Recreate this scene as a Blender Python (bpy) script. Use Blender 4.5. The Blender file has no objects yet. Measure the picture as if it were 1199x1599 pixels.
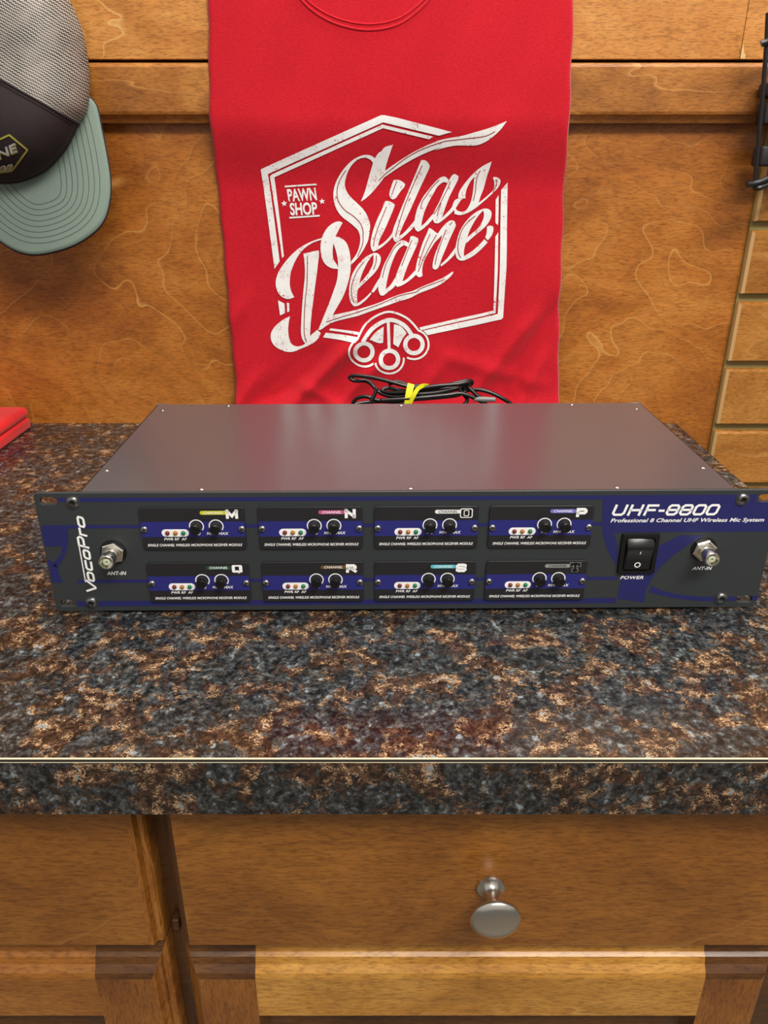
import bpy, bmesh, math, random
import numpy as np
from mathutils import Vector, Matrix, geometry
random.seed(4)
SC = bpy.context.scene
COL = SC.collection
R = math.radians

# ------------------------------------------------------------------ camera, world, lights, exposure
F = 1200.3; PIT = R(24.35); CAM = np.array([-16.45, -456.0, 282.0])      # mm
cd = bpy.data.cameras.new('camera'); cam = bpy.data.objects.new('camera', cd); COL.objects.link(cam)
cd.sensor_fit = 'VERTICAL'; cd.sensor_height = 36.0; cd.lens = F / 1599 * 36.0
cd.clip_start = 0.02; cd.clip_end = 30
cam.location = CAM / 1000.0
cam.rotation_euler = (R(90) - PIT, 0, 0)
SC.camera = cam
SC.view_settings.view_transform = 'Standard'; SC.view_settings.look = 'None'
SC.view_settings.gamma = 1.0; SC.view_settings.use_curve_mapping = False
SC.view_settings.exposure = 0.40

w = bpy.data.worlds.new('world'); SC.world = w; w.use_nodes = True
bgn = w.node_tree.nodes['Background']; bgn.inputs[1].default_value = 0.42
tcw = w.node_tree.nodes.new('ShaderNodeTexCoord'); spw = w.node_tree.nodes.new('ShaderNodeSeparateXYZ'); rpw = w.node_tree.nodes.new('ShaderNodeValToRGB')
w.node_tree.links.new(tcw.outputs['Generated'], spw.inputs[0]); mpw = w.node_tree.nodes.new('ShaderNodeMapRange'); mpw.inputs[1].default_value = -1
w.node_tree.links.new(spw.outputs['Z'], mpw.inputs[0]); w.node_tree.links.new(mpw.outputs[0], rpw.inputs[0]); w.node_tree.links.new(rpw.outputs[0], bgn.inputs[0])
ee = rpw.color_ramp.elements; ee.new(.5); ee.new(.62)
for e_, (p_, c_) in zip(ee, ((0.2, (.40, .35, .30, 1)), (.48, (.34, .31, .28, 1)), (.60, (1.0, .93, .85, 1)), (1.0, (1.25, 1.18, 1.08, 1)))): e_.position = p_; e_.color = c_

def area(name, loc, target, sx, sy, power, col):
    d = bpy.data.lights.new(name, 'AREA'); d.shape = 'RECTANGLE'; d.size = sx; d.size_y = sy
    d.energy = power; d.color = col
    o = bpy.data.objects.new(name, d); COL.objects.link(o); o.location = loc
    o.rotation_euler = (Vector(target) - Vector(loc)).to_track_quat('-Z', 'Y').to_euler()
    return o
area('ceiling_and_fill_light', (0.15, 0.30, 1.75), (0.10, 0.14, 0), 1.2, 0.16, 19, (1.0, 0.94, 0.85))
area('ceiling_and_fill_light', (0.5, -1.0, 1.5), (0.05, 0.2, 0.05), 1.2, 0.4, 28, (1.0, 0.95, 0.88))  # added frontal fill that lifts the wall and panel lettering, not a ceiling lamp

# ------------------------------------------------------------------ picture geometry helpers (points on real planes)
CP, SP = math.cos(PIT), math.sin(PIT)
def ray(px, py):
    return np.array([0, CP, -SP]) + np.array([1, 0, 0]) * ((px - 599.5) / F) + np.array([0, SP, CP]) * ((799.5 - py) / F)
def ony(px, py, Y):                       # where a sight line meets the upright plane y = Y (mm)
    d = ray(px, py); t = (Y - CAM[1]) / d[1]; return CAM + t * d

# ------------------------------------------------------------------ materials
def srgb(r, g, b):
    return tuple(((c / 255) / 12.92 if c <= 10 else ((c / 255 + .055) / 1.055) ** 2.4) for c in (r, g, b)) + (1,)
def mat(name, col, rough=.5, metal=0, spec=.5, noise=0, nscale=200, bump=0, coat=0, sheen=0):
    m = bpy.data.materials.new(name); m.use_nodes = True
    nt = m.node_tree; b = nt.nodes['Principled BSDF']
    b.inputs['Base Color'].default_value = col; b.inputs['Roughness'].default_value = rough
    b.inputs['Metallic'].default_value = metal; b.inputs['Specular IOR Level'].default_value = spec
    b.inputs['Coat Weight'].default_value = coat; b.inputs['Sheen Weight'].default_value = sheen
    if noise or bump:
        tc = nt.nodes.new('ShaderNodeTexCoord'); n = nt.nodes.new('ShaderNodeTexNoise')
        n.inputs['Scale'].default_value = nscale; n.inputs['Detail'].default_value = 6
        nt.links.new(tc.outputs['Object'], n.inputs['Vector'])
        if noise:
            mx = nt.nodes.new('ShaderNodeMix'); mx.data_type = 'RGBA'; mx.blend_type = 'MULTIPLY'
            mx.inputs[0].default_value = noise; mx.inputs[6].default_value = col
            rp = nt.nodes.new('ShaderNodeValToRGB'); rp.color_ramp.elements[0].position = .3; rp.color_ramp.elements[1].position = .7
            rp.color_ramp.elements[0].color = (.45, .45, .45, 1); rp.color_ramp.elements[1].color = (1.3, 1.3, 1.3, 1)
            nt.links.new(n.outputs['Fac'], rp.inputs[0]); nt.links.new(rp.outputs[0], mx.inputs[7])
            nt.links.new(mx.outputs[2], b.inputs['Base Color'])
        if bump:
            bp = nt.nodes.new('ShaderNodeBump'); bp.inputs['Strength'].default_value = bump; bp.inputs['Distance'].default_value = .001
            nt.links.new(n.outputs['Fac'], bp.inputs['Height']); nt.links.new(bp.outputs[0], b.inputs['Normal'])
    return m

class NT:                                  # tiny node-graph writer
    def __init__(s, m): s.nt = m.node_tree; s.b = s.nt.nodes['Principled BSDF']
    def n(s, t, **kw):
        x = s.nt.nodes.new(t)
        for k, v in kw.items():
            if k.startswith('i_'): x.inputs[k[2:].replace('_', ' ')].default_value = v
            else: setattr(x, k, v)
        return x
    def l(s, a, b): s.nt.links.new(a, b)
    def noise(s, vec, scale, detail=4, rough=.5, dist=0):
        x = s.n('ShaderNodeTexNoise'); x.inputs['Scale'].default_value = scale; x.inputs['Detail'].default_value = detail
        x.inputs['Roughness'].default_value = rough; x.inputs['Distortion'].default_value = dist
        s.l(vec, x.inputs['Vector']); return x.outputs['Fac']
    def ramp(s, fac, stops):
        x = s.n('ShaderNodeValToRGB'); e = x.color_ramp.elements
        while len(e) < len(stops): e.new(.5)
        for i, (p, c) in enumerate(stops): e[i].position = p; e[i].color = c if len(c) == 4 else tuple(c) + (1,)
        s.l(fac, x.inputs[0]); return x.outputs[0]
    def mix(s, fac, a, b, mode='MIX'):
        x = s.n('ShaderNodeMix', data_type='RGBA', blend_type=mode)
        for v, i in ((fac, 0), (a, 6), (b, 7)):
            if hasattr(v, 'is_output'): s.l(v, x.inputs[i])
            else: x.inputs[i].default_value = v
        return x.outputs[2]
    def math(s, op, a, b=0, c=0):
        x = s.n('ShaderNodeMath', operation=op)
        for i, v in enumerate((a, b, c)):
            if hasattr(v, 'is_output'): s.l(v, x.inputs[i])
            else: x.inputs[i].default_value = v
        return x.outputs[0]
    def mapping(s, vec, sc=(1, 1, 1), loc=(0, 0, 0), rot=(0, 0, 0)):
        x = s.n('ShaderNodeMapping'); x.inputs['Scale'].default_value = sc; x.inputs['Location'].default_value = loc
        x.inputs['Rotation'].default_value = rot; s.l(vec, x.inputs['Vector']); return x.outputs[0]
    def coord(s, which='Object'): return s.n('ShaderNodeTexCoord').outputs[which]
    def bump(s, h, strength, dist=.001):
        x = s.n('ShaderNodeBump'); x.inputs['Strength'].default_value = strength; x.inputs['Distance'].default_value = dist
        s.l(h, x.inputs['Height']); s.l(x.outputs[0], s.b.inputs['Normal'])

def wood(name, dark, mid, light, line, rough=.35, seed=0, lines=9, stretch=(1, 1, 3.2), linew=.035, lineamt=.75, vert=False, blotch=.5):
    m = mat(name, mid, rough); g = NT(m); c = g.coord()
    c = g.mapping(c, loc=(seed * 1.37, seed * .71, seed * 2.1), rot=(0, R(90) if vert else 0, 0))
    big = g.noise(g.mapping(c, stretch), 3.0, 3, .5, .3)
    fine = g.noise(g.mapping(c, (55, 55, 420)), 1.0, 5, .65)
    pore = g.noise(g.mapping(c, (160, 160, 900)), 1.0, 3, .6)
    cloud = g.noise(g.mapping(c, (1, 1, 1.4)), 9, 5, .62, .6)
    base = g.ramp(cloud, [(.28, dark), (.5, mid), (.72, light)])
    f2 = g.ramp(fine, [(.30, (.62, .58, .52)), (.55, (1, 1, 1)), (.75, (1.14, 1.12, 1.08))])
    col = g.mix(blotch, base, f2, 'MULTIPLY')
    col = g.mix(.7, col, g.ramp(pore, [(.36, (.50, .44, .36)), (.52, (1, 1, 1))]), 'MULTIPLY')
    wob = g.noise(g.mapping(c, (1, 1, 1.2)), 40, 3, .6)
    v = g.math('ADD', g.math('MULTIPLY', big, lines), g.math('MULTIPLY', wob, .12))
    fr = g.math('FRACT', v)
    band = g.ramp(fr, [(0, (.80, .78, .74)), (.45, (1, 1, 1)), (1, (1.06, 1.05, 1.03))])
    col = g.mix(.5, col, band, 'MULTIPLY')
    ln = g.ramp(fr, [(0, (1, 1, 1)), (linew, (0.3, .3, .3)), (linew * 1.9, (0, 0, 0))])
    keep = g.ramp(g.noise(c, 5, 2), [(.40, (0, 0, 0)), (.56, (1, 1, 1))])
    lm = g.math('MULTIPLY', g.math('MULTIPLY', ln, keep), lineamt)
    col = g.mix(lm, col, line)
    g.l(col, g.b.inputs['Base Color'])
    g.bump(fine, .12, .0006)
    g.b.inputs['Coat Weight'].default_value = .10; g.b.inputs['Coat Roughness'].default_value = .25
    return m

WOOD_WALL = wood('maple_panel', srgb(150, 84, 30), srgb(184, 112, 42), srgb(206, 136, 62), srgb(226, 168, 92), seed=1, lines=15, linew=.03, lineamt=.75, stretch=(1.25, 1, 1.35))
WOOD_TOP = wood('maple_upper', srgb(180, 108, 42), srgb(206, 138, 66), srgb(222, 160, 88), srgb(238, 190, 120), seed=5, lines=8, linew=.03)
WOOD_RAIL = wood('maple_rail', srgb(128, 76, 30), srgb(174, 110, 46), srgb(206, 142, 70), srgb(214, 156, 86), seed=7, lines=4, stretch=(1, 1, 6))
WOOD_SLAT = wood('maple_slat', srgb(152, 92, 34), srgb(186, 124, 54), srgb(206, 144, 70), srgb(212, 156, 84), seed=9, lines=4)
WOOD_DRAWER = wood('maple_drawer', srgb(114, 68, 22), srgb(144, 90, 32), srgb(164, 107, 41), srgb(182, 126, 60), seed=3, lines=11, linew=.05, lineamt=.4, stretch=(.8, 1, 1.7), blotch=.7)
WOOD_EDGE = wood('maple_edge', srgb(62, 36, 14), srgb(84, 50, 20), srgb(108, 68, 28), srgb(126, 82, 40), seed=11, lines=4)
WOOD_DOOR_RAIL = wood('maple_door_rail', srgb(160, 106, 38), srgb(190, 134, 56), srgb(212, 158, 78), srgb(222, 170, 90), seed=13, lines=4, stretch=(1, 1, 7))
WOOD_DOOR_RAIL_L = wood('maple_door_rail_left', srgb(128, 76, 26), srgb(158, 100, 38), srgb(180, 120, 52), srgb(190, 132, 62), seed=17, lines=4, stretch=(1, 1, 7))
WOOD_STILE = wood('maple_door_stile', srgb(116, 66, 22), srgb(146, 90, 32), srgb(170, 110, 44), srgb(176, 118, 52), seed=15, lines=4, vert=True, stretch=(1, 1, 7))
CREAM = mat('raw_edge', srgb(226, 188, 128), .6)
OLIVE = mat('groove_backing', srgb(150, 134, 80), .6)
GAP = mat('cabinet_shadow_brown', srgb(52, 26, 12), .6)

# granite-look laminate
def laminate(name):
    m = mat(name, (.03, .03, .03, 1), .17); g = NT(m); c0 = g.coord()
    wv = g.n('ShaderNodeTexNoise'); wv.inputs['Scale'].default_value = 45; wv.inputs['Detail'].default_value = 4; g.l(c0, wv.inputs['Vector']); wv.inputs['Roughness'].default_value = .7
    vm = g.n('ShaderNodeVectorMath', operation='MULTIPLY_ADD'); g.l(wv.outputs['Color'], vm.inputs[0]); vm.inputs[1].default_value = (.011, .011, .011); g.l(c0, vm.inputs[2])
    c = vm.outputs[0]
    dark = g.ramp(g.noise(c, 190, 7, .72), [(.38, srgb(11, 12, 14)), (.47, srgb(32, 34, 36)), (.57, srgb(60, 63, 64)), (.68, srgb(108, 116, 120))])
    vo = g.n('ShaderNodeTexVoronoi'); vo.inputs['Scale'].default_value = 520; g.l(c, vo.inputs['Vector'])
    bw = g.n('ShaderNodeRGBToBW'); g.l(vo.outputs['Color'], bw.inputs[0])
    cellm = g.ramp(bw.outputs[0], [(.25, (.35, .35, .36)), (.5, (.9, .9, .9)), (.8, (1.9, 1.95, 2.0))])
    dark = g.mix(.75, dark, cellm, 'MULTIPLY')
    brown = g.ramp(g.noise(c, 260, 6, .7), [(.38, srgb(22, 17, 14)), (.5, srgb(54, 38, 30)), (.64, srgb(84, 60, 46))])
    patch = g.ramp(g.noise(c, 42, 5, .66, .3), [(.49, (0, 0, 0)), (.55, (1, 1, 1))])
    brown = g.mix(.5, brown, cellm, 'MULTIPLY')
    col = g.mix(patch, dark, brown)
    # copper flecks: short curved slivers, mostly inside the brown patches
    nz = g.noise(g.mapping(c, (1, 1.7, 1.7), rot=(.3, .2, .5)), 230, 5, .62, 1.6)
    rid = g.math('ABSOLUTE', g.math('SUBTRACT', nz, .5))
    rm = g.ramp(rid, [(.0, (1, 1, 1)), (.014, (.7, .7, .7)), (.034, (0, 0, 0))])
    fm = g.ramp(g.noise(c, 120, 4, .65), [(.49, (.0, .0, .0)), (.60, (1, 1, 1))])
    pm = g.math('ADD', g.math('MULTIPLY', patch, .92), .10)
    fl = g.math('MULTIPLY', g.math('MULTIPLY', rm, fm), pm)
    col = g.mix(fl, col, srgb(246, 200, 152))
    # pale bluish specks
    sp = g.ramp(g.noise(c, 120, 3, .5), [(.66, (0, 0, 0)), (.72, (.85, .85, .85))])
    col = g.mix(sp, col, srgb(134, 146, 152))
    g.l(col, g.b.inputs['Base Color']); g.b.inputs['Specular IOR Level'].default_value = .45
    return m
LAM = laminate('granite_laminate')
EDGE_LINE = mat('laminate_cut_edge', srgb(214, 204, 176), .5)
EDGE_DARK = mat('laminate_edge_glue', srgb(30, 26, 20), .5)

# cloth
def cloth(name, c1, c2):
    m = mat(name, c1, .85, spec=.2, sheen=.15); g = NT(m); c = g.coord()
    n1 = g.noise(g.mapping(c, (300, 300, 900)), 1, 4, .6)
    n2 = g.noise(c, 900, 3, .6); n3 = g.noise(c, 14, 4, .6)
    col = g.ramp(n1, [(.3, c2), (.6, c1)])
    col = g.mix(.25, col, g.ramp(n3, [(.3, (.8, .8, .8)), (.7, (1.15, 1.15, 1.15))]), 'MULTIPLY')
    g.l(col, g.b.inputs['Base Color']); g.bump(g.math('ADD', g.math('MULTIPLY', n2, .6), n1), .25, .0008)
    return m
RED = cloth('red_cotton', srgb(206, 24, 42), srgb(184, 18, 34))
RED_IN = mat('print_inline', srgb(160, 60, 66), .8)
PRINT = mat('worn_white_print', srgb(232, 232, 230), .7); g = NT(PRINT); c = g.coord()
nz = g.noise(c, 170, 4, .6, 1.0); rid = g.math('ABSOLUTE', g.math('SUBTRACT', nz, .5))
cr = g.ramp(rid, [(.006, (1, 1, 1)), (.018, (0, 0, 0))])
zone = g.ramp(g.noise(c, 55, 3, .6), [(.53, (0, 0, 0)), (.60, (1, 1, 1))])
chip = g.ramp(g.noise(c, 260, 3, .6), [(.65, (0, 0, 0)), (.68, (1, 1, 1))])
mk = g.math('MINIMUM', g.math('ADD', g.math('MULTIPLY', cr, zone), g.math('MULTIPLY', chip, .8)), 1)
g.l(g.mix(mk, g.mix(.5, srgb(248, 248, 247), g.ramp(g.noise(c, 60, 5, .6), [(.35, (.80, .82, .82)), (.6, (1, 1, 1))]), 'MULTIPLY'), srgb(190, 50, 58)), g.b.inputs['Base Color'])

# rack unit paints
CHARCOAL = mat('charcoal_panel_paint', srgb(50, 55, 57), .42, noise=.12, nscale=900)
CHASSIS = mat('grey_chassis_paint', srgb(110, 100, 104), .22, metal=.5, spec=.8, bump=.05, nscale=1500, noise=.1)
CHASSIS_SIDE = mat('dark_chassis_side', srgb(34, 27, 29), .4)
NAVY = mat('navy_graphics', srgb(34, 36, 96), .45)
NAVY2 = mat('navy_module_band', srgb(38, 40, 118), .45)
MODBLACK = mat('module_black', srgb(35, 34, 38), .4, noise=.1, nscale=900)
WHITE = mat('white_ink', srgb(250, 251, 250), .5)
BLACK = mat('black_plastic', srgb(14, 14, 15), .38)
BLACK_INK = mat('black_ink', srgb(16, 16, 18), .5)
GLOSSBLACK = mat('glossy_black_rocker', srgb(22, 22, 24), .3, bump=.06, nscale=1200)
NICKEL = mat('nickel', (.88, .86, .78, 1), .14, metal=1)
STEEL = mat('screw_steel', (.42, .41, .40, 1), .28, metal=1)
DARKSTEEL = mat('dark_screw', (.26, .26, .27, 1), .3, metal=1)
SATIN = mat('brushed_nickel', (.60, .58, .54, 1), .24, metal=1)
DIEL = mat('connector_dielectric', srgb(200, 205, 180), .4)
LEDR = mat('led_red', srgb(110, 34, 36), .25); LEDA = mat('led_amber', srgb(168, 110, 40), .25); LEDG = mat('led_green', srgb(22, 110, 74), .25)
SILVER = mat('bare_metal_corner', (.6, .62, .65, 1), .35, metal=1)
CABLE = mat('black_cable_rubber', srgb(20, 17, 18), .3, spec=.6)
YEL = mat('yellow_tie', srgb(232, 226, 30), .45)
GREYP = mat('grey_plastic', srgb(120, 122, 120), .45)
VELVET = mat('red_velvet', srgb(232, 16, 20), .9, sheen=.15, noise=.15, nscale=1500, bump=.2)
WIRE = mat('black_wire', srgb(24, 24, 27), .3, spec=.6)
POUCH = mat('black_case_fabric', srgb(28, 26, 30), .6, bump=.2, nscale=900)
FLOORM = mat('floor_tile', srgb(120, 112, 100), .5, noise=.3, nscale=40)

# ------------------------------------------------------------------ mesh collector (millimetres)
class MB:
    def __init__(s): s.v = []; s.f = []; s.m = []; s.mats = []; s.uv = None
    def mi(s, m):
        if m not in s.mats: s.mats.append(m)
        return s.mats.index(m)
    def add(s, vs, fs, m):
        o = len(s.v); s.v += [tuple(map(float, p)) for p in vs]; k = s.mi(m)
        for f in fs: s.f.append(tuple(i + o for i in f)); s.m.append(k)
        return s
    def box(s, x0, x1, y0, y1, z0, z1, m):
        return s.add([(x0, y0, z0), (x1, y0, z0), (x1, y1, z0), (x0, y1, z0), (x0, y0, z1), (x1, y0, z1), (x1, y1, z1), (x0, y1, z1)],
                     [(0, 3, 2, 1), (4, 5, 6, 7), (0, 1, 5, 4), (1, 2, 6, 5), (2, 3, 7, 6), (3, 0, 4, 7)], m)
    def bbox(s, x0, x1, y0, y1, z0, z1, m, bv=1.0, seg=3):        # box with rounded edges
        bm = bmesh.new(); bmesh.ops.create_cube(bm, size=1)
        for v in bm.verts: v.co = ((x0 + x1) / 2 + v.co.x * (x1 - x0), (y0 + y1) / 2 + v.co.y * (y1 - y0), (z0 + z1) / 2 + v.co.z * (z1 - z0))
        bmesh.ops.bevel(bm, geom=list(bm.edges), offset=bv, segments=seg, affect='EDGES', profile=.5)
        bm.verts.index_update(); s.add([v.co for v in bm.verts], [[v.index for v in f.verts] for f in bm.faces], m); bm.free(); return s
    def flat(s, pts, y, m, th=0):                                   # xz polygon facing -y, thickness th towards +y
        tri = geometry.tessellate_polygon([[Vector((p[0], p[1], 0)) for p in pts]])
        out = []
        for t in tri:
            a, b, c_ = (pts[i] for i in t)
            cr = (b[0] - a[0]) * (c_[1] - a[1]) - (b[1] - a[1]) * (c_[0] - a[0])
            out.append(t if cr > 0 else t[::-1])
        s.add([(p[0], y, p[1]) for p in pts], out, m)
        if th:
            n = len(pts); ar = sum(pts[i][0] * pts[(i + 1) % n][1] - pts[(i + 1) % n][0] * pts[i][1] for i in range(n))
            q = pts if ar > 0 else pts[::-1]
            s.add([(p[0], y, p[1]) for p in q] + [(p[0], y + th, p[1]) for p in q], [((i + 1) % n, i, n + i, n + (i + 1) % n) for i in range(n)], m)
        return s
    def lathe(s, cx, cz, prof, m, n=32, y0=0, axis='y', cy=0, ang=0):   # prof: (r, h); axis y: h grows towards -y
        vs = []; fs = []
        for (r, h) in prof:
            for k in range(n):
                a = 2 * math.pi * k / n + ang
                if axis == 'y': vs.append((cx + r * math.cos(a), y0 - h, cz + r * math.sin(a)))
                else: vs.append((cx + r * math.cos(a), cy + r * math.sin(a), y0 + h))
        for i in range(len(prof) - 1):
            for k in range(n):
                a, b, c_, d = i * n + k, i * n + (k + 1) % n, (i + 1) * n + (k + 1) % n, (i + 1) * n + k
                fs.append((a, b, c_, d))
        fs.append(tuple(range((len(prof) - 1) * n, len(prof) * n)))
        fs.append(tuple(range(n))[::-1])
        return s.add(vs, fs, m)
    def tube(s, pts, r, m, n=10, smooth=4, closed=False):
        P = [Vector(p) for p in pts]
        if smooth: P = catmull(P, smooth, closed)
        vs = []; fs = []; N = len(P); up = Vector((0, 0, 1))
        prev = None
        for i, p in enumerate(P):
            a = P[i - 1] if (i > 0 or closed) else P[i]; b = P[(i + 1) % N] if (i < N - 1 or closed) else P[i]
            t = (b - a).normalized()
            if prev is None:
                u = t.cross(up); u = u if u.length > .1 else t.cross(Vector((0, 1, 0)))
            else: u = prev - t * prev.dot(t)
            u.normalize(); prev = u; v = t.cross(u)
            rr = r[i * len(r) // N] if isinstance(r, (list, tuple)) else r
            for k in range(n):
                q = 2 * math.pi * k / n; vs.append(p + (u * math.cos(q) + v * math.sin(q)) * rr)
        for i in range(N if closed else N - 1):
            for k in range(n):
                j = (i + 1) % N; fs.append((i * n + k, i * n + (k + 1) % n, j * n + (k + 1) % n, j * n + k))
        if not closed: fs += [tuple(range(n))[::-1], tuple(range((N - 1) * n, N * n))]
        return s.add(vs, fs, m)
    def build(s, name, parent=None, smooth=False, loc=None, bevel=0, seg=2, autos=None):
        me = bpy.data.meshes.new(name); L = Vector(loc) if loc else Vector((0, 0, 0))
        me.from_pydata([((x - L.x) / 1000, (y - L.y) / 1000, (z - L.z) / 1000) for x, y, z in s.v], [], s.f)
        for m in s.mats: me.materials.append(m)
        me.polygons.foreach_set('material_index', s.m)
        if s.uv:
            ul = me.uv_layers.new(name='uv')
            for lp in me.loops: ul.data[lp.index].uv = s.uv[lp.vertex_index]
        bm = bmesh.new(); bm.from_mesh(me); bmesh.ops.recalc_face_normals(bm, faces=bm.faces) if autos != 'keep' else None; bm.to_mesh(me); bm.free()
        if smooth:
            me.polygons.foreach_set('use_smooth', [True] * len(me.polygons))
            if autos != 'full': me.set_sharp_from_angle(angle=R(38))
        o = bpy.data.objects.new(name, me); COL.objects.link(o)
        if parent is not None: o.parent = parent
        elif loc: o.location = L / 1000
        if bevel:
            bmod = o.modifiers.new('bevel', 'BEVEL'); bmod.width = bevel / 1000; bmod.segments = seg; bmod.limit_method = 'ANGLE'
        return o

def catmull(P, k, closed=False):
    out = []; N = len(P)
    rng = range(N) if closed else range(N - 1)
    for i in rng:
        p0 = P[i - 1] if (i > 0 or closed) else P[i]; p1 = P[i]; p2 = P[(i + 1) % N]; p3 = P[(i + 2) % N] if (i + 2 < N or closed) else P[-1]
        for j in range(k):
            t = j / k
            out.append(.5 * ((2 * p1) + (p2 - p0) * t + (2 * p0 - 5 * p1 + 4 * p2 - p3) * t * t + (3 * p1 - p0 - 3 * p2 + p3) * t ** 3))
    if not closed: out.append(P[-1])
    return out
def tag(o, label=None, cat=None, group=None, kind=None):
    if label: o['label'] = label
    if cat: o['category'] = cat
    if group: o['group'] = group
    if kind: o['kind'] = kind
    return o
def thing(name, loc, label, cat, group=None, rz=0):
    o = bpy.data.objects.new(name, None); COL.objects.link(o); o.location = Vector(loc) / 1000; o.rotation_euler = (0, 0, rz); o.empty_display_size = .02
    return tag(o, label, cat, group)

_tc = {}
def text2d(s, shear=0, bold=0.0, space=1.0):                        # built-in font, returned as 2D triangles
    k = (s, shear, bold, space)
    if k in _tc: return _tc[k]
    cu = bpy.data.curves.new('t', 'FONT'); cu.body = s; cu.size = 1; cu.shear = shear; cu.offset = bold; cu.space_character = space; cu.resolution_u = 3
    ob = bpy.data.objects.new('t', cu); COL.objects.link(ob)
    dg = bpy.context.evaluated_depsgraph_get(); me = bpy.data.meshes.new_from_object(ob.evaluated_get(dg))
    v = np.array([(q.co.x, q.co.y) for q in me.vertices]); f = [tuple(p.vertices) for p in me.polygons]
    bpy.data.objects.remove(ob); bpy.data.curves.remove(cu); bpy.data.meshes.remove(me)
    mn, mx = v.min(0), v.max(0); v = (v - mn) / (mx - mn)
    _tc[k] = (v, f); return _tc[k]
def put_text(mb, s, x0, x1, z0, z1, y, m, shear=.25, bold=.012, space=1.05):
    v, f = text2d(s, shear, bold, space)
    mb.add([(x0 + a * (x1 - x0), y, z0 + b * (z1 - z0)) for a, b in v], f, m)
def ribbon(pts, w, closed=False):                                   # 2D stroke -> list of quads (4 points each)
    P = [np.array(p[:2], float) for p in pts]; N = len(P); L = []; Rr = []
    for i in range(N):
        a = P[i - 1] if (i > 0 or closed) else None; b = P[(i + 1) % N] if (i < N - 1 or closed) else None
        ds = []
        if a is not None: d = P[i] - a; ds.append(d / (np.linalg.norm(d) + 1e-9))
        if b is not None: d = b - P[i]; ds.append(d / (np.linalg.norm(d) + 1e-9))
        t = sum(ds); t = t / (np.linalg.norm(t) + 1e-9); n = np.array([-t[1], t[0]])
        c = max(.45, abs(np.dot(t, ds[0]))); ww = (pts[i][2] if len(pts[i]) > 2 else w) / 2 / c
        L.append(P[i] + n * ww); Rr.append(P[i] - n * ww)
    return [[Rr[i], Rr[(i + 1) % N], L[(i + 1) % N], L[i]] for i in range(N if closed else N - 1)]
def rrect(x0, x1, z0, z1, r, n=5):
    out = []
    for cx, cz, a0 in ((x1 - r, z0 + r, -90), (x1 - r, z1 - r, 0), (x0 + r, z1 - r, 90), (x0 + r, z0 + r, 180)):
        for k in range(n + 1):
            a = R(a0 + 90 * k / n); out.append((cx + r * math.cos(a), cz + r * math.sin(a)))
    return out
# squared wide letters drawn as strokes in a 0..1 box
_c = .18
GL = {
 'U': [([(0, 1), (0, _c), (_c, 0), (1 - _c, 0), (1, _c), (1, 1)], 0)],
 'H': [([(0, 0), (0, 1)], 0), ([(1, 0), (1, 1)], 0), ([(0, .5), (1, .5)], 0)],
 'F': [([(0, 0), (0, 1), (1, 1)], 0), ([(0, .5), (.85, .5)], 0)],
 '-': [([(0.1, .42), (.9, .42)], 0)],
 '8': [([(_c, 0), (1 - _c, 0), (1, _c), (1, 1 - _c), (1 - _c, 1), (_c, 1), (0, 1 - _c), (0, _c)], 1), ([(.06, .5), (.94, .5)], 0)],
 '0': [([(_c, 0), (1 - _c, 0), (1, _c), (1, 1 - _c), (1 - _c, 1), (_c, 1), (0, 1 - _c), (0, _c)], 1)],
 'V': [([(0, 1), (.45, 0), (.55, 0), (1, 1)], 0)],
 'o': [([(_c, 0), (1 - _c, 0), (1, _c), (1, 1 - _c), (1 - _c, 1), (_c, 1), (0, 1 - _c), (0, _c)], 1)],
 'c': [([(1, 1), (_c, 1), (0, 1 - _c), (0, _c), (_c, 0), (1, 0)], 0)],
 'P': [([(0, 0), (0, 1), (1 - _c, 1), (1, 1 - _c), (1, .5 + _c * .6), (1 - _c, .42), (0, .42)], 0)],
 'r': [([(0, 0), (0, 1), (1, 1)], 0)],
 'M': [([(0, 0), (0, 1)], 0), ([(0, .98), (.5, .2), (1, .98)], 0), ([(1, 1), (1, 0)], 0)],
 'N': [([(0, 0), (0, 1)], 0), ([(0, .95), (1, .05)], 0), ([(1, 0), (1, 1)], 0)],
 'R': [([(0, 0), (0, 1), (1 - _c, 1), (1, 1 - _c), (1, .6), (1 - _c, .47), (0, .47)], 0), ([(.5, .47), (1, .05)], 0)],
 'S': [([(1, .8), (1, 1 - _c * .5), (1 - _c, 1), (_c, 1), (0, 1 - _c), (0, .55 + _c * .5), (_c, .5), (1 - _c, .5), (1, .5 - _c), (1, _c), (1 - _c, 0), (_c, 0), (0, _c * .5), (0, .2)], 0)],
 'T': [([(0, .8), (0, 1), (1, 1), (1, .8)], 0), ([(.5, 1), (.5, 0)], 0), ([(.3, 0), (.7, 0)], 0)],
}
def glyph(mb, ch, x0, x1, z0, z1, wd, y, m, shear=0, fn=None):
    h = wd / 2
    for pts, cl in GL[ch]:
        q = [(x0 + h + p[0] * (x1 - x0 - wd) + shear * (z0 + h + p[1] * (z1 - z0 - wd) - z0), z0 + h + p[1] * (z1 - z0 - wd)) for p in pts]
        if not cl:                                                   # square line ends
            def ext(a, b): d = np.array(a) - np.array(b); d = d / np.linalg.norm(d) * h * .98; return (a[0] + d[0], a[1] + d[1])
            q[0] = ext(q[0], q[1]); q[-1] = ext(q[-1], q[-2])
        for quad in ribbon(q, wd, cl):
            if fn: quad = [fn(*p) for p in quad]
            mb.add([(p[0], y, p[1]) for p in quad], [(0, 1, 2, 3)], m)

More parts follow.
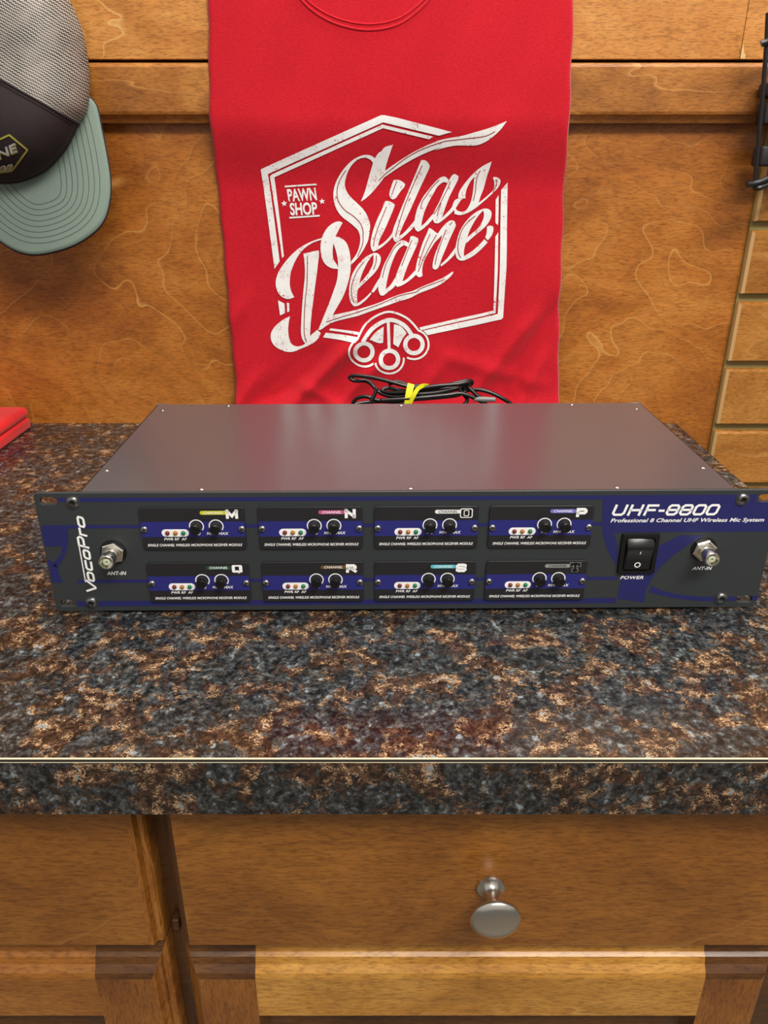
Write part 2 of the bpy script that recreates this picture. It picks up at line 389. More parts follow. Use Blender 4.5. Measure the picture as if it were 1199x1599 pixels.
# ================================================================== SETTING
S = 'structure'
WY = 425
b = MB(); b.box(-1300, 1500, WY, WY + 20, -900, 325, WOOD_WALL); tag(b.build('wall_back', loc=(0, WY, -900)), kind=S)
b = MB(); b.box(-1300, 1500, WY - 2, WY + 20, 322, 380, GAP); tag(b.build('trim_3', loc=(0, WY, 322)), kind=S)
RT = ony(600, 97, 404)[2]; RB = ony(600, 181, 404)[2]
b = MB()                                                             # moulded rail that runs along the wall
prof = [(WY - 2, RB - 6), (413, RB - 6), (411, RB - 3), (408, RB), (405, RB + 1.5), (404, RB + 4), (404, RT - 4), (405.5, RT - 1), (408, RT), (WY - 2, RT)]
n = len(prof); vs = [(x, y, z) for x in (-1300, 1500) for (y, z) in prof]
b.add(vs, [(i, (i + 1) % n, n + (i + 1) % n, n + i) for i in range(n)] + [tuple(range(n))[::-1], tuple(range(n, 2 * n))], WOOD_RAIL)
tag(b.build('trim_1', loc=(0, 410, RB)), kind=S)
SX = ony(1160, 60, 406)[0]
b = MB(); b.bbox(-1300, SX - .25, 406, 425, RT + 2.6, 900, WOOD_TOP, .6, 2); tag(b.build('trim_2', loc=(-600, 410, RT)), kind=S)
b = MB(); b.bbox(SX + .25, 1500, 406.3, 425, RT + 2.6, 900, WOOD_TOP, .6, 2)
b.flat([(SX + .6, RT + 3.2), (SX + 5, RT + 3.0), (SX + 5.5, RT + 6), (SX + 3.5, RT + 8), (SX + 2, RT + 13), (SX + .8, RT + 16)], 406.1, CREAM)
tag(b.build('trim_4', loc=(700, 410, RT)), kind=S)
b = MB(); b.box(-1300, 1500, -1800, WY + 20, -920, -900, FLOORM); tag(b.build('floor', loc=(0, 0, -900)), kind=S)
# grooved slat wall on the right
GX = 377.0
b = MB(); b.box(GX - 1, 1500, 421.5, 424.8, -900, RB - 7, OLIVE); wr = tag(b.build('wall_right', loc=(GX, 421, -900)), kind=S)
gz = [ony(1180, 353, 414)[2], ony(1150, 467, 414)[2], ony(1133, 567, 414)[2], ony(1113, 668, 414)[2]]
dz = (gz[0] - gz[3]) / 3
for k in range(-1, 13):
    z1 = gz[0] - dz * k - 4.6; z0 = z1 - dz + 9.2
    if k == -1: z1 = min(z1, RB - 8)
    b = MB(); L = (GX, 421, -900)
    xa, ch = GX, 2.6
    b.add([(xa + ch, 413, z0 + 1), (1500, 413, z0 + 1), (1500, 413, z1 - ch), (xa + ch, 413, z1 - ch)], [(0, 1, 2, 3)], WOOD_SLAT)
    b.add([(xa, 416, z0), (xa + ch, 413, z0 + 1), (xa + ch, 413, z1 - ch), (xa, 416, z1)], [(0, 1, 2, 3)], CREAM)
    b.add([(xa, 416, z1), (xa + ch, 413, z1 - ch), (1500, 413, z1 - ch), (1500, 416, z1)], [(0, 1, 2, 3)], WOOD_SLAT)
    b.add([(xa, 416, z0), (xa, 416, z1), (xa, 421.4, z1), (xa, 421.4, z0)], [(0, 1, 2, 3)], CREAM)
    b.add([(xa, 416, z1), (1500, 416, z1), (1500, 421.4, z1), (xa, 421.4, z1)], [(0, 1, 2, 3)], WOOD_SLAT)
    b.add([(xa, 416, z0), (1500, 416, z0), (1500, 421.4, z0), (xa, 421.4, z0), (xa + ch, 413, z0 + 1), (1500, 413, z0 + 1)], [(0, 3, 2, 1), (0, 1, 5, 4)], WOOD_SLAT)
    b.build('slat', wr, loc=L)

# ================================================================== COUNTERTOP
CF, CE = -145.0, 332.0
ct = thing('countertop', (0, 150, -38), 'speckled brown and black granite-look laminate countertop with pale front seam line', 'countertop')
L = (0, 150, -38)
b = MB(); b.box(-1300, CE, CF + 1.2, WY - .3, -38, 0, LAM); b.build('slab', ct, loc=L)
b = MB(); b.box(-1300, CE, CF, CF + 1.1, -38, -2.2, LAM); b.build('front_edge', ct, loc=L)
b = MB(); b.box(-1300, CE, CF + .4, CF + 1.25, -.5, .06, EDGE_LINE); b.box(-1300, CE, CF + .1, CF + 1.1, -1.75, -.5, EDGE_DARK); b.box(-1300, CE, CF - .05, CF + 1.1, -2.2, -1.75, EDGE_LINE)
b.build('edge_seam', ct, loc=L)

# ================================================================== BASE CABINETS
FY, DY = -106.0, -128.0        # face frame plane, drawer face plane
def framed(mb, x0, x1, z0, z1, y0, y1, prof, mf, me, msplit=None):
    """panel with a moulded border; prof = [(inset, y)] from back to face"""
    rings = [[(x0 + i, y, z0 + i), (x1 - i, y, z0 + i), (x1 - i, y, z1 - i), (x0 + i, y, z1 - i)] for i, y in prof]
    for a, c in zip(rings, rings[1:]):
        for k in range(4):
            j = (k + 1) % 4; mb.add([a[k], a[j], c[j], c[k]], [(0, 1, 2, 3)], me[k] if isinstance(me, (list, tuple)) else me)
    mb.add(rings[-1], [(0, 1, 2, 3)], mf)
def cabinet(name, x0, x1, label, knob_x=None, rail_m=WOOD_DOOR_RAIL, stile_top=WOOD_EDGE, filler=0):
    # x0..x1 = drawer width
    c = thing(name, ((x0 + x1) / 2, 100, -900), label, 'cabinet'); L = ((x0 + x1) / 2, 100, -900)
    b = MB(); g0, g1 = x0 - 5.74, x1 + 5.74 + filler
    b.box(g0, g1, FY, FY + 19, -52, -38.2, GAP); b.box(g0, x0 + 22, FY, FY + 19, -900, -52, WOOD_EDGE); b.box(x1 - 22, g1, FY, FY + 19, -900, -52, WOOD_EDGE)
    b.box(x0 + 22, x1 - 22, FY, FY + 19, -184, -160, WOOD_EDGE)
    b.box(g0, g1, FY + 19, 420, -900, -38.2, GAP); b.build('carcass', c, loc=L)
    b = MB()
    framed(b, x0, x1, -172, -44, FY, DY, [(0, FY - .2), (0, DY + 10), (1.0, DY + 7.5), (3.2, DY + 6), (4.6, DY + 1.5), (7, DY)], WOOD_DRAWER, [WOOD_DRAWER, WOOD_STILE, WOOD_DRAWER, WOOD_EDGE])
    d = b.build('drawer', c, loc=L)
    kx = knob_x if knob_x is not None else (x0 + x1) / 2
    b = MB(); kz = -113.0
    b.lathe(kx, kz, [(8.2, 0), (8.6, 1), (8.2, 2.2), (6.2, 3.2), (4.4, 5), (3.8, 9), (3.9, 13), (5.2, 16.5), (9, 18.5), (13.4, 20.2), (14.6, 21.6), (14.7, 22.8), (14.0, 24.2), (11.0, 25.8), (6.5, 26.9), (2, 27.3)], SATIN, 56, y0=DY)
    k = b.build('knob', d, smooth=True, loc=L); k['label'] = 'brushed nickel mushroom knob'
    # frame-and-panel door below the drawer
    zt, zb = -174.5, -840
    dr = MB(); sw = 46.0
    pr = [(0, FY - .2), (0, DY + 13), (1.2, DY + 11), (8.5, DY + 8.5), (10.0, DY + 6), (15, DY + 4.4), (19, DY + 1.0), (22, DY + .2), (23.5, DY)]
    KS = .4
    rings = [[(x0 + i * KS, y, zb + i), (x1 - i * KS, y, zb + i), (x1 - i * KS, y, zt - i), (x0 + i * KS, y, zt - i)] for i, y in pr]
    # side and bottom mouldings
    for a, c2 in zip(rings, rings[1:]):
        for k2 in (0, 1, 3):
            j = (k2 + 1) % 4; dr.add([a[k2], a[j], c2[j], c2[k2]], [(0, 1, 2, 3)], WOOD_STILE)
        # top moulding split where stiles meet the rail: end grain is darker
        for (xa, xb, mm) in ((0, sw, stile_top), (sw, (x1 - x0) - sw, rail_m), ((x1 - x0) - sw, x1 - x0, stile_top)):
            A, B = x0 + xa, x0 + xb
            def cl(x, i): return min(max(x, x0 + i), x1 - i)
            ia, ya, za = a[3][0] - x0, a[3][1], a[3][2]; ib, yb, zb2 = c2[3][0] - x0, c2[3][1], c2[3][2]
            dr.add([(cl(A, ia), ya, za), (cl(B, ia), ya, za), (cl(B, ib), yb, zb2), (cl(A, ib), yb, zb2)], [(0, 1, 2, 3)], mm)
    rh = 60.0                                                        # depth of the top rail measured from door top
    i = 23.5; X0, X1, Z0, Z1 = x0 + i * KS, x1 - i * KS, zb + i, zt - i
    xi0, xi1, zi0, zi1 = x0 + sw, x1 - sw, zb + rh, zt - rh
    dr.add([(X0, DY, Z0), (xi0, DY, Z0), (xi0, DY, Z1), (X0, DY, Z1)], [(0, 1, 2, 3)], WOOD_STILE)
    dr.add([(xi1, DY, Z0), (X1, DY, Z0), (X1, DY, Z1), (xi1, DY, Z1)], [(0, 1, 2, 3)], WOOD_STILE)
    dr.add([(xi0, DY, zi1), (xi1, DY, zi1), (xi1, DY, Z1), (xi0, DY, Z1)], [(0, 1, 2, 3)], rail_m)
    dr.add([(xi0, DY, Z0), (xi1, DY, Z0), (xi1, DY, zi0), (xi0, DY, zi0)], [(0, 1, 2, 3)], rail_m)
    q = [(xi0, xi1, zi0, zi1, DY), (xi0 + 5, xi1 - 5, zi0 + 5, zi1 - 5, DY + 9), (xi0 + 40, xi1 - 40, zi0 + 40, zi1 - 40, DY + 4)]
    rr = [[(a, y, e), (b_, y, e), (b_, y, f_), (a, y, f_)] for a, b_, e, f_, y in q]
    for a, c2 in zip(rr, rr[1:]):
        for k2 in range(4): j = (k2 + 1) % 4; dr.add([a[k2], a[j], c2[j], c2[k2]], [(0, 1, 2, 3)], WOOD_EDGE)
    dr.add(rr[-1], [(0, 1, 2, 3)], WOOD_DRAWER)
    dr.build('door', c, loc=L)
    return c
cabinet('base_cabinet', -145.5, 237, 'wooden base cabinet whose drawer carries the round nickel knob', knob_x=47.5, filler=86)
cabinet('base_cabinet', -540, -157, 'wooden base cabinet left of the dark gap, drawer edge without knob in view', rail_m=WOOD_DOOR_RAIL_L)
tag(MB().bbox(-153.5, -148.5, DY + 14, FY - .2, -171, -161, WOOD_EDGE, 1.4).build('door_bumper', loc=(-151, FY, -168)), 'tiny brown door bumper in the gap between the two cabinets', 'bumper')

# ================================================================== RACK UNIT
UL = (0, 0, 0)
unit = thing('wireless_receiver', UL, 'two-unit charcoal and navy rack receiver with eight microphone modules on the counter', 'audio receiver', rz=R(.69))
U0 = -241.3; Z0 = 2.0
def ux(x): return x + U0
def curve_plate(outer, holes, y0, th, m, name, parent, bev=.35):
    cu = bpy.data.curves.new('p', 'CURVE'); cu.dimensions = '2D'; cu.fill_mode = 'BOTH'; cu.extrude = th / 2000 - bev / 1000; cu.bevel_depth = bev / 1000; cu.bevel_resolution = 2; cu.offset = -bev / 1000
    for lp in [outer] + holes:
        sp = cu.splines.new('POLY'); sp.points.add(len(lp) - 1); sp.use_cyclic_u = True
        for i, p in enumerate(lp): sp.points[i].co = (p[0] / 1000, p[1] / 1000, 0, 1)
    ob = bpy.data.objects.new('p', cu); COL.objects.link(ob)
    dg = bpy.context.evaluated_depsgraph_get(); me = bpy.data.meshes.new_from_object(ob.evaluated_get(dg))
    bpy.data.objects.remove(ob); bpy.data.curves.remove(cu)
    for v in me.vertices: x, y, z = v.co; v.co = (x, (y0 + th / 2) / 1000 - z, y)
    me.materials.clear(); me.materials.append(m); me.name = name
    o = bpy.data.objects.new(name, me); COL.objects.link(o); o.parent = parent
    return o
slots = [rrect(ux(a), ux(c_), z - 2.6 + Z0, z + 2.6 + Z0, 2.55) for a, c_, z in ((3.6, 14.4, 82.6), (3.6, 14.4, 6.3), (468.2, 479.2, 82.3), (468.2, 479.2, 6.5))]
curve_plate(rrect(ux(0), ux(482.6), Z0, Z0 + 88.1, 2.6), slots, 0, 3.0, CHARCOAL, 'front_panel', unit)
# chassis
CH0, CH1, CD = -213.8, 213.8, 201.0; CT = Z0 + 87.6
b = MB(); b.bbox(CH0 + 1, CH1 - 1, 3.1, CD - 1, Z0 + 1.5, CT - 1.4, CHASSIS_SIDE, .6, 2); b.build('chassis', unit)
b = MB(); b.bbox(CH0 + 1.7, CH1 - 1.7, 3.2, CD, CT - 1.3, CT, CHASSIS, .5, 2)
b.box(CH0 - .3, CH0 + 1.7, 3.4, CD - .5, CT - 14, CT - 1.3, CHASSIS_SIDE); b.box(CH1 - 1.7, CH1 + .3, 3.4, CD - .5, CT - 14, CT - 1.3, CHASSIS_SIDE)
top = b.build('top_cover', unit)
for sx in (-1, 1):
    b = MB(); x = sx * 209; b.box(x - 5, x + 5, CD + .05, CD + 1.2, CT - 8, CT + .2, SILVER); o = b.build('rear_corner_bracket', unit)
for x, y in ((-204, 183), (-207, 41), (204, 183), (206, 41), (-150, 196), (1, 196), (151, 196), (-135, 6.5), (1, 6.5), (136, 6.5)):
    b = MB(); b.lathe(x, 0, [(2.0, 0), (2.0, .2), (1.5, .6), (.8, .7), (.7, .3)], STEEL, 18, y0=CT, axis='z', cy=y); b.build('cover_screw', top, smooth=True)
for x in (-180, 180):
    for y in (25, 180):
        b = MB(); b.lathe(x, 0, [(8, 0), (8.5, 1), (8.5, 3.4)], BLACK, 20, y0=0.02, axis='z', cy=y); b.build('foot', unit, smooth=True)
# corner screws
for x, z in ((24.8, 82.0), (25.2, 7.2), (457.8, 81.8), (457.2, 7.6)):
    b = MB(); b.lathe(ux(x), z + Z0, [(4.6, 0), (4.6, .35), (3.7, .45), (3.6, 1.5), (3.0, 2.1), (1.9, 2.3), (1.8, 1.2)], DARKSTEEL, 28, y0=-.02)
    b.lathe(ux(x), z + Z0, [(1.7, 0), (1.4, .05)], BLACK, 6, y0=-1.3); b.build('panel_screw', unit, smooth=True)
# painted graphics on the panel
gr = MB(); GY = -.10
def band(x0, x1, z0, z1, m=NAVY, y=GY): gr.flat([(ux(x0), z0 + Z0), (ux(x1), z0 + Z0), (ux(x1), z1 + Z0), (ux(x0), z1 + Z0)], y, m)
band(15.2, 369, 81.9, 84.8); band(2.0, 369, 63.0, 65.5); band(18, 384, 22.2, 24.7); band(15, 385, 3.9, 8.0); band(369, 467, 79.5, 84.8); band(369, 467.4, 58.1, 79.6); band(467.4, 481.8, 58.1, 79.4)
band(3.2, 15.2, 84.9 - .0, 85.4) if False else None
SRC = [(50.5, 769.5), (1222, 762), (1178, 948), (90, 957)]; DST = [(0, 88.1), (482.6, 88.1), (482.6, 0), (0, 0)]
A_, B_ = [], []
for (x, y), (u, v) in zip(SRC, DST):
    A_.append([x, y, 1, 0, 0, 0, -u * x, -u * y]); B_.append(u); A_.append([0, 0, 0, x, y, 1, -v * x, -v * y]); B_.append(v)
HM = np.append(np.linalg.solve(A_, B_), 1).reshape(3, 3)
def ph(x, y): q = HM @ [x, y, 1]; return (q[0] / q[2] + U0, q[1] / q[2] + Z0)
def Dc(l): return [ph(40 + x / 5.995, 750 + y / 5.995) for x, y in l]
def Gc(l): return [ph(930 + x / 4.457, 770 + y / 4.457) for x, y in l]
E0 = ux(.9)
def keep(l): return [(max(p[0], E0), p[1]) for p in l]
gr.flat(keep(Dc([(100, 440), (395, 450), (405, 540), (392, 640), (375, 700), (335, 690), (345, 620), (155, 625), (140, 620)])), GY - .02, NAVY)
gr.flat(keep(Dc([(335, 690), (375, 700), (350, 750), (305, 825), (260, 815), (278, 775), (300, 745)])), GY - .02, NAVY)
gr.flat(keep(Dc([(170, 735), (190, 745), (278, 776), (305, 825), (320, 890), (350, 945), (350, 968), (232, 970), (215, 900)])), GY - .02, NAVY)
gr.flat(Gc([(52, 20), (140, 20), (130, 268), (140, 320), (155, 375), (145, 500), (110, 450), (80, 390), (55, 300), (45, 200)]), GY - .02, NAVY)
gr.flat(Gc([(590, 287), (752, 290), (700, 318), (640, 357), (540, 430), (450, 510), (390, 590), (350, 665), (332, 763), (148, 735), (153, 690), (175, 600), (200, 540), (300, 470), (430, 370), (520, 320)]), GY - .02, NAVY)
gr.flat(Gc([(388, 645), (460, 680), (560, 705), (700, 720), (830, 722), (975, 720), (975, 748), (830, 755), (700, 750), (560, 735), (440, 710), (365, 690)]), GY - .02, NAVY)
gr.flat(Gc([(1088, 714), (1128, 712), (1118, 742), (1080, 748)]), GY - .02, NAVY)
gr.build('panel_graphics', unit, autos='keep')
# lettering on the panel
TY = -.2; tx = MB()
xs = [373.6, 382.4, 391.8, 400.2, 406.4, 416.6, 426.8, 437.0]
for ch, x, wd in zip('UHF-8800', (373.2, 383.6, 394.2, 402.8, 408.4, 417.2, 426.0, 434.6), (8.6, 8.6, 7.8, 4.6, 7.9, 7.9, 7.9, 7.9)):
    glyph(tx, ch, ux(x), ux(x + wd), 70.2 + Z0, 78.3 + Z0, 1.6, TY, WHITE, shear=.3)
put_text(tx, 'Professional 8 Channel UHF Wireless Mic System', ux(373.6), ux(475.0), 64.6 + Z0, 68.3 + Z0, TY, WHITE, .25, .02, 1.02)
tx.build('model_lettering', unit, autos='keep'); tx = MB()
put_text(tx, 'POWER', ux(385.4), ux(401.2), 22.7 + Z0, 25.3 + Z0, TY, WHITE, .25, .02)
tx.build('power_lettering', unit, autos='keep'); tx = MB()
put_text(tx, 'ANT-IN', ux(38.6), ux(51.8), 28.3 + Z0, 31.0 + Z0, TY, WHITE, .25, .02)
tx.build('antenna_lettering', unit, autos='keep'); tx = MB()
put_text(tx, 'ANT-IN', ux(433.4), ux(446.8), 29.6 + Z0, 32.1 + Z0, TY, WHITE, .25, .02)
tx.build('antenna_lettering', unit, autos='keep'); tx = MB()
# upright logo wordmark, reading bottom to top
x0l, x1l, zb_, zt_ = 22.9, 30.1, 13.4, 72.0
def vfn(a, c_): return (ux(x1l) - c_, zb_ + a + Z0)                  # a along the text, c_ across
seq = [('V', 0, 10.0, 7.2), ('o', 9.2, 7.4, 5.0), ('c', 17.6, 7.4, 5.0), ('o', 26.0, 7.4, 5.0), ('P', 34.6, 8.0, 7.2), ('r', 43.4, 5.6, 5.0), ('o', 49.6, 8.0, 5.0)]
for ch, a, wd, h in seq: glyph(tx, ch, a, a + wd, 0, h, 1.45, TY, WHITE, shear=.32, fn=lambda p, q: vfn(p, q))
for qd in ribbon([(9.6, 6.6), (37.6, 6.6)], .75): tx.add([(lambda t: (t[0], TY, t[1]))(vfn(*p)) for p in qd], [(0, 1, 2, 3)], WHITE)
tx.build('wordmark', unit, autos='keep')['label'] = 'upright white wordmark'
# antenna connectors
for x, z in ((45.4, 45.6), (438.6, 45.2)):
    b = MB(); cx, cz = ux(x), z + Z0
    b.lathe(cx, cz, [(8.7, 0), (8.7, .5)], BLACK, 32, y0=-.02); cj = b.build('antenna_jack', unit, smooth=True)
    b = MB(); b.lathe(cx, cz, [(7.4, .4), (8.0, .8), (8.0, 2.8), (7.2, 3.4), (5.6, 3.4)], NICKEL, 6, y0=0, ang=.3); b.build('hex_nut', cj)
    b = MB(); b.lathe(cx, cz, [(5.4, 3.3), (5.4, 5.6), (4.5, 5.7), (4.5, 9.6), (4.9, 9.7), (4.9, 15.2), (4.6, 15.6), (4.0, 15.6), (4.0, 9.5), (3.9, 9.4)], NICKEL, 32)
    for s_ in (-1, 1): b.lathe(cx + s_ * 5.0, cz, [(1.0, 11.8), (1.0, 13.2)], NICKEL, 10) if False else None
    b.build('barrel', cj, smooth=True)
    b = MB(); b.lathe(cx, cz, [(2.5, 9.6), (2.5, 14.3), (2.1, 14.6), (.8, 14.6), (.8, 12)], DIEL, 24); b.lathe(cx, cz, [(.8, 10), (.75, 13.8)], DARKSTEEL, 10); b.build('insulator', cj, smooth=True)
# power switch
b = MB(); sx0, sx1, sz0, sz1 = ux(382.2), ux(407.6), 27.6 + Z0, 57.6 + Z0
ring = [rrect(sx0, sx1, sz0, sz1, 1.2), rrect(sx0 + .4, sx1 - .4, sz0 + .4, sz1 - .4, 1.2), rrect(sx0 + 3.0, sx1 - 3.0, sz0 + 2.6, sz1 - 2.6, 2.2), rrect(sx0 + 3.2, sx1 - 3.2, sz0 + 2.8, sz1 - 2.8, 2.2)]
ys = [-.02, -2.0, -2.2, -.4]; n = len(ring[0])
b.add([(p[0], y, p[1]) for rg, y in zip(ring, ys) for p in rg], [(i * n + k, i * n + (k + 1) % n, (i + 1) * n + (k + 1) % n, (i + 1) * n + k) for i in range(3) for k in range(n)] + [tuple(range(3 * n, 4 * n))], BLACK)
psw = b.build('power_switch', unit)
b = MB(); rx0, rx1, rz0, rz1 = sx0 + 3.7, sx1 - 3.7, sz0 + 3.2, sz1 - 3.2; H_ = rz1 - rz0
cv = [(rz0, -1.6), (rz0 + .6, -2.4), (rz0 + H_ * .30, -2.9), (rz0 + H_ * .62, -4.2), (rz0 + H_ * .70, -4.9), (rz0 + H_ * .75, -5.0), (rz0 + H_ * .84, -4.2), (rz1 - .8, -2.0), (rz1, -1.2)]
vs = [(x, y, z) for x in (rx0, rx0 + .9, rx1 - .9, rx1) for z, y in cv]; n = len(cv)
for i, v in enumerate(vs):
    if i < n or i >= 3 * n: vs[i] = (v[0], v[1] + .8, v[2])
fs = [(k * n + i, k * n + i + 1, (k + 1) * n + i + 1, (k + 1) * n + i) for k in range(3) for i in range(n - 1)]
b.add(vs, fs, GLOSSBLACK)
b.add([(x, y, z) for x in (rx0, rx1) for z, y in [(z, (y + .8)) for z, y in cv]] + [(x, 0, z) for x in (rx0, rx1) for z, y in cv],
      [(i, i + 1, 2 * n + i + 1, 2 * n + i) for i in range(n - 1)] + [(n + i, n + i + 1, 3 * n + i + 1, 3 * n + i) for i in range(n - 1)], GLOSSBLACK)
b.build('rocker', psw, smooth=True)
b = MB(); mx_ = (rx0 + rx1) / 2
b.add([(mx_ - .25 + .1, -4.05, rz0 + H_ * .55), (mx_ + .25 + .1, -4.05, rz0 + H_ * .55), (mx_ + .55 + .1, -4.42, rz0 + H_ * .655), (mx_ + .05 + .1, -4.42, rz0 + H_ * .655)], [(0, 1, 2, 3)], WHITE)
oc = [(mx_ - .2 + 1.75 * math.cos(t), rz0 + 4.4 + 1.75 * math.sin(t)) for t in np.linspace(0, 2 * math.pi, 25)[:-1]]
for qd in ribbon(oc, .75, True): b.add([(p[0], -2.45 - (p[1] - rz0) * .095 - .12, p[1]) for p in qd], [(0, 1, 2, 3)], WHITE)
b.build('switch_marks', psw, autos='keep')
# --- eight receiver modules
MX = [66.2, 142.9, 218.5, 293.6]; MZ = [47.8, 7.4]; MW, MH = 68.0, 30.4
chans = [('M', 0, 0, srgb(206, 206, 40), 'yellow'), ('N', 1, 0, srgb(196, 84, 140), 'pink'), ('O', 2, 0, srgb(236, 238, 236), 'white'), ('P', 3, 0, srgb(120, 118, 206), 'lilac'),
         ('Q', 0, 1, srgb(26, 74, 52), 'dark green'), ('R', 1, 1, srgb(104, 76, 40), 'brown'), ('S', 2, 1, srgb(86, 190, 208), 'cyan'), ('T', 3, 1, srgb(150, 152, 150), 'grey')]
MY = -1.5
knob0 = screw0 = None; leds0 = {}
for ch, i, j, colr, cn in chans:
    ox, oz = ux(MX[i]), MZ[j] + Z0
    o = curve_plate(rrect(ox, ox + MW, oz, oz + MH, 2.0), [], MY, 1.5, MODBLACK, 'receiver_module', unit, .3)
    o['label'] = '%s receiver module plate marked %s' % (cn, ch)
    pr_ = MB(); y1, y2, y3 = MY - .08, MY - .14, MY - .2
    def q(x0, x1, z0, z1, y, m): pr_.flat([(ox + x0, oz + z0), (ox + x1, oz + z0), (ox + x1, oz + z1), (ox + x0, oz + z1)], y, m)
    q(.15, MW - .15, 9.3, 20.4, y1, NAVY2)
    pr_.flat([(x, z) for x, z in rrect(ox + 13.2, ox + 31.0, oz + 9.6, oz + 15.0, 2.65)], y2, WHITE)
    pm = mat('channel_strip_' + cn.replace(' ', '_'), colr, .5)
    sh = 0 if ch != 'S' else -1.8
    pr_.flat(rrect(ox + 39.4 + sh, ox + 56.5 + sh, oz + 25.3, oz + 28.0, 1.3), y1, pm)
    tm = BLACK_INK if ch in 'OT' else WHITE
    put_text(pr_, 'CHANNEL', ox + 41.8 + sh, ox + 54.2 + sh, oz + 25.75, oz + 27.6, y2, tm, .25, .01)
    lx0, lx1, lz0, lz1 = ox + 55.2 + sh, ox + 64.4 + sh, oz + 22.4, oz + 28.9
    if ch == 'M': glyph(pr_, 'M', lx0 + .9, lx1 - .4, lz0, lz1, 1.9, y3, WHITE)
    elif ch == 'O':
        pr_.flat(rrect(lx0 + .6, lx1 - .4, lz0 - .2, lz1, 1.2), y2, WHITE); pr_.flat(rrect(lx0 + 1.2, lx1 - 1.0, lz0 + .4, lz1 - .6, .9), y3, BLACK_INK)
        for qd in ribbon(rrect(lx0 + 3.2, lx1 - 3.0, lz0 + 1.3, lz1 - 1.4, .4, 2), .5, True): pr_.flat([tuple(p) for p in qd], y3 - .06, WHITE)
    elif ch == 'Q':
        pr_.flat(rrect(lx0 + 1.6, lx1 - .6, lz0 + .6, lz1 - .2, 1.1), y2, WHITE); pr_.flat([(lx0 + 4.6, lz0 + .8), (lx0 + 6.6, lz0 - .3), (lx0 + 6.2, lz0 + .9)], y2, WHITE)
        pr_.flat([(lx0 + 3.7, lz0 + 2.0), (lx0 + 5.2, lz0 + 2.6), (lx0 + 6.4, lz0 + 1.8), (lx0 + 6.4, lz1 - 1.4), (lx0 + 3.7, lz1 - 1.4)], y3, BLACK_INK)
    elif ch == 'T':
        gm = pm
        glyph(pr_, 'T', lx0 + .8, lx1 - .8, lz0 - .3, lz1 + .3, 2.4, y2, gm); glyph(pr_, 'T', lx0 + 1.1, lx1 - 1.1, lz0, lz1, 1.8, y3, BLACK_INK)
    else: glyph(pr_, ch, lx0 + 1.2, lx1 - .8, lz0, lz1, 2.0, y3, WHITE)
    put_text(pr_, 'PWR RF  AF', ox + 14.3, ox + 29.2, oz + 6.9, oz + 8.8, y2, WHITE, .2, .02)
    put_text(pr_, 'SQ', ox + 34.4, ox + 38.6, oz + 10.6, oz + 12.7, y2, WHITE, .2, .02)
    put_text(pr_, 'MIN', ox + 42.6, ox + 47.6, oz + 10.8, oz + 12.8, y2, WHITE, .2, .02)
    put_text(pr_, 'MAX', ox + 50.4, ox + 56.8, oz + 10.8, oz + 12.8, y2, WHITE, .2, .02)
    put_text(pr_, 'SINGLE CHANNEL WIRELESS MICROPHONE RECEIVER MODULE', ox + 3.0, ox + 65.2, oz + 2.5, oz + 4.4, y2, WHITE, .25, .02)
    for kx in (36.4, 49.2):
        arc = [(ox + kx + 4.5 * math.cos(R(a)), oz + 17.1 + 4.5 * math.sin(R(a))) for a in np.linspace(-38, 218, 30)]
        for qd in ribbon(arc, .75): pr_.flat([tuple(p) for p in qd], y3, WHITE)
    pr_.build('module_printing', o, autos='keep')
    for kx in (36.4, 49.2):
        if knob0 is None:
            b = MB(); prf = [(3.7, 0), (3.7, .5), (3.3, .7), (3.3, 6.0), (3.0, 6.5), (1.2, 6.55), (1.1, 6.2)]
            b.lathe(0, 0, prf, BLACK, 36)
            for k in range(24):
                a = 2 * math.pi * k / 24; c_, s_ = math.cos(a), math.sin(a)
                b.tube([(3.3 * c_, -.8, 3.3 * s_), (3.3 * c_, -5.9, 3.3 * s_)], .22, BLACK, 5, 0)
            knob0 = b.build('knob', o, smooth=True); kk = knob0
        else: kk = knob0.copy(); COL.objects.link(kk); kk.parent = o
        kk.location = ((ox + kx) / 1000, (MY - .1) / 1000, (oz + 17.1) / 1000)
    for lx, lm, ln in ((17.0, LEDR, 'red'), (22.2, LEDA, 'amber'), (27.3, LEDG, 'green')):
        if ln not in leds0:
            b = MB(); b.lathe(0, 0, [(1.5, 0), (1.5, .5), (1.3, 1.0), (.9, 1.4), (.4, 1.6), (.1, 1.65)], lm, 18)
            kk = b.build('led', o, smooth=True); kk['label'] = ln + ' indicator lamp'; leds0[ln] = kk
        else: kk = leds0[ln].copy(); COL.objects.link(kk); kk.parent = o
        kk.location = ((ox + lx) / 1000, (MY - .1) / 1000, (oz + 12.3) / 1000)
    for sxx in (2.3, MW - 2.3):
        if screw0 is None:
            b = MB(); b.lathe(0, 0, [(2.35, 0), (2.35, .5), (2.0, 1.1), (1.2, 1.5), (.3, 1.6)], STEEL, 22)
            for a in (0, 90):
                c_, s_ = math.cos(R(a + 20)), math.sin(R(a + 20)); pts = []
                for u, v in ((-1.4, -.28), (1.4, -.28), (1.4, .28), (-1.4, .28)): pts.append((u * c_ - v * s_, u * s_ + v * c_))
                b.flat(pts, -1.62, BLACK_INK, .5)
            screw0 = b.build('screw', o, smooth=True); kk = screw0
        else: kk = screw0.copy(); COL.objects.link(kk); kk.parent = o
        kk.location = ((ox + sxx) / 1000, (MY - .02) / 1000, (oz + 15.0) / 1000)

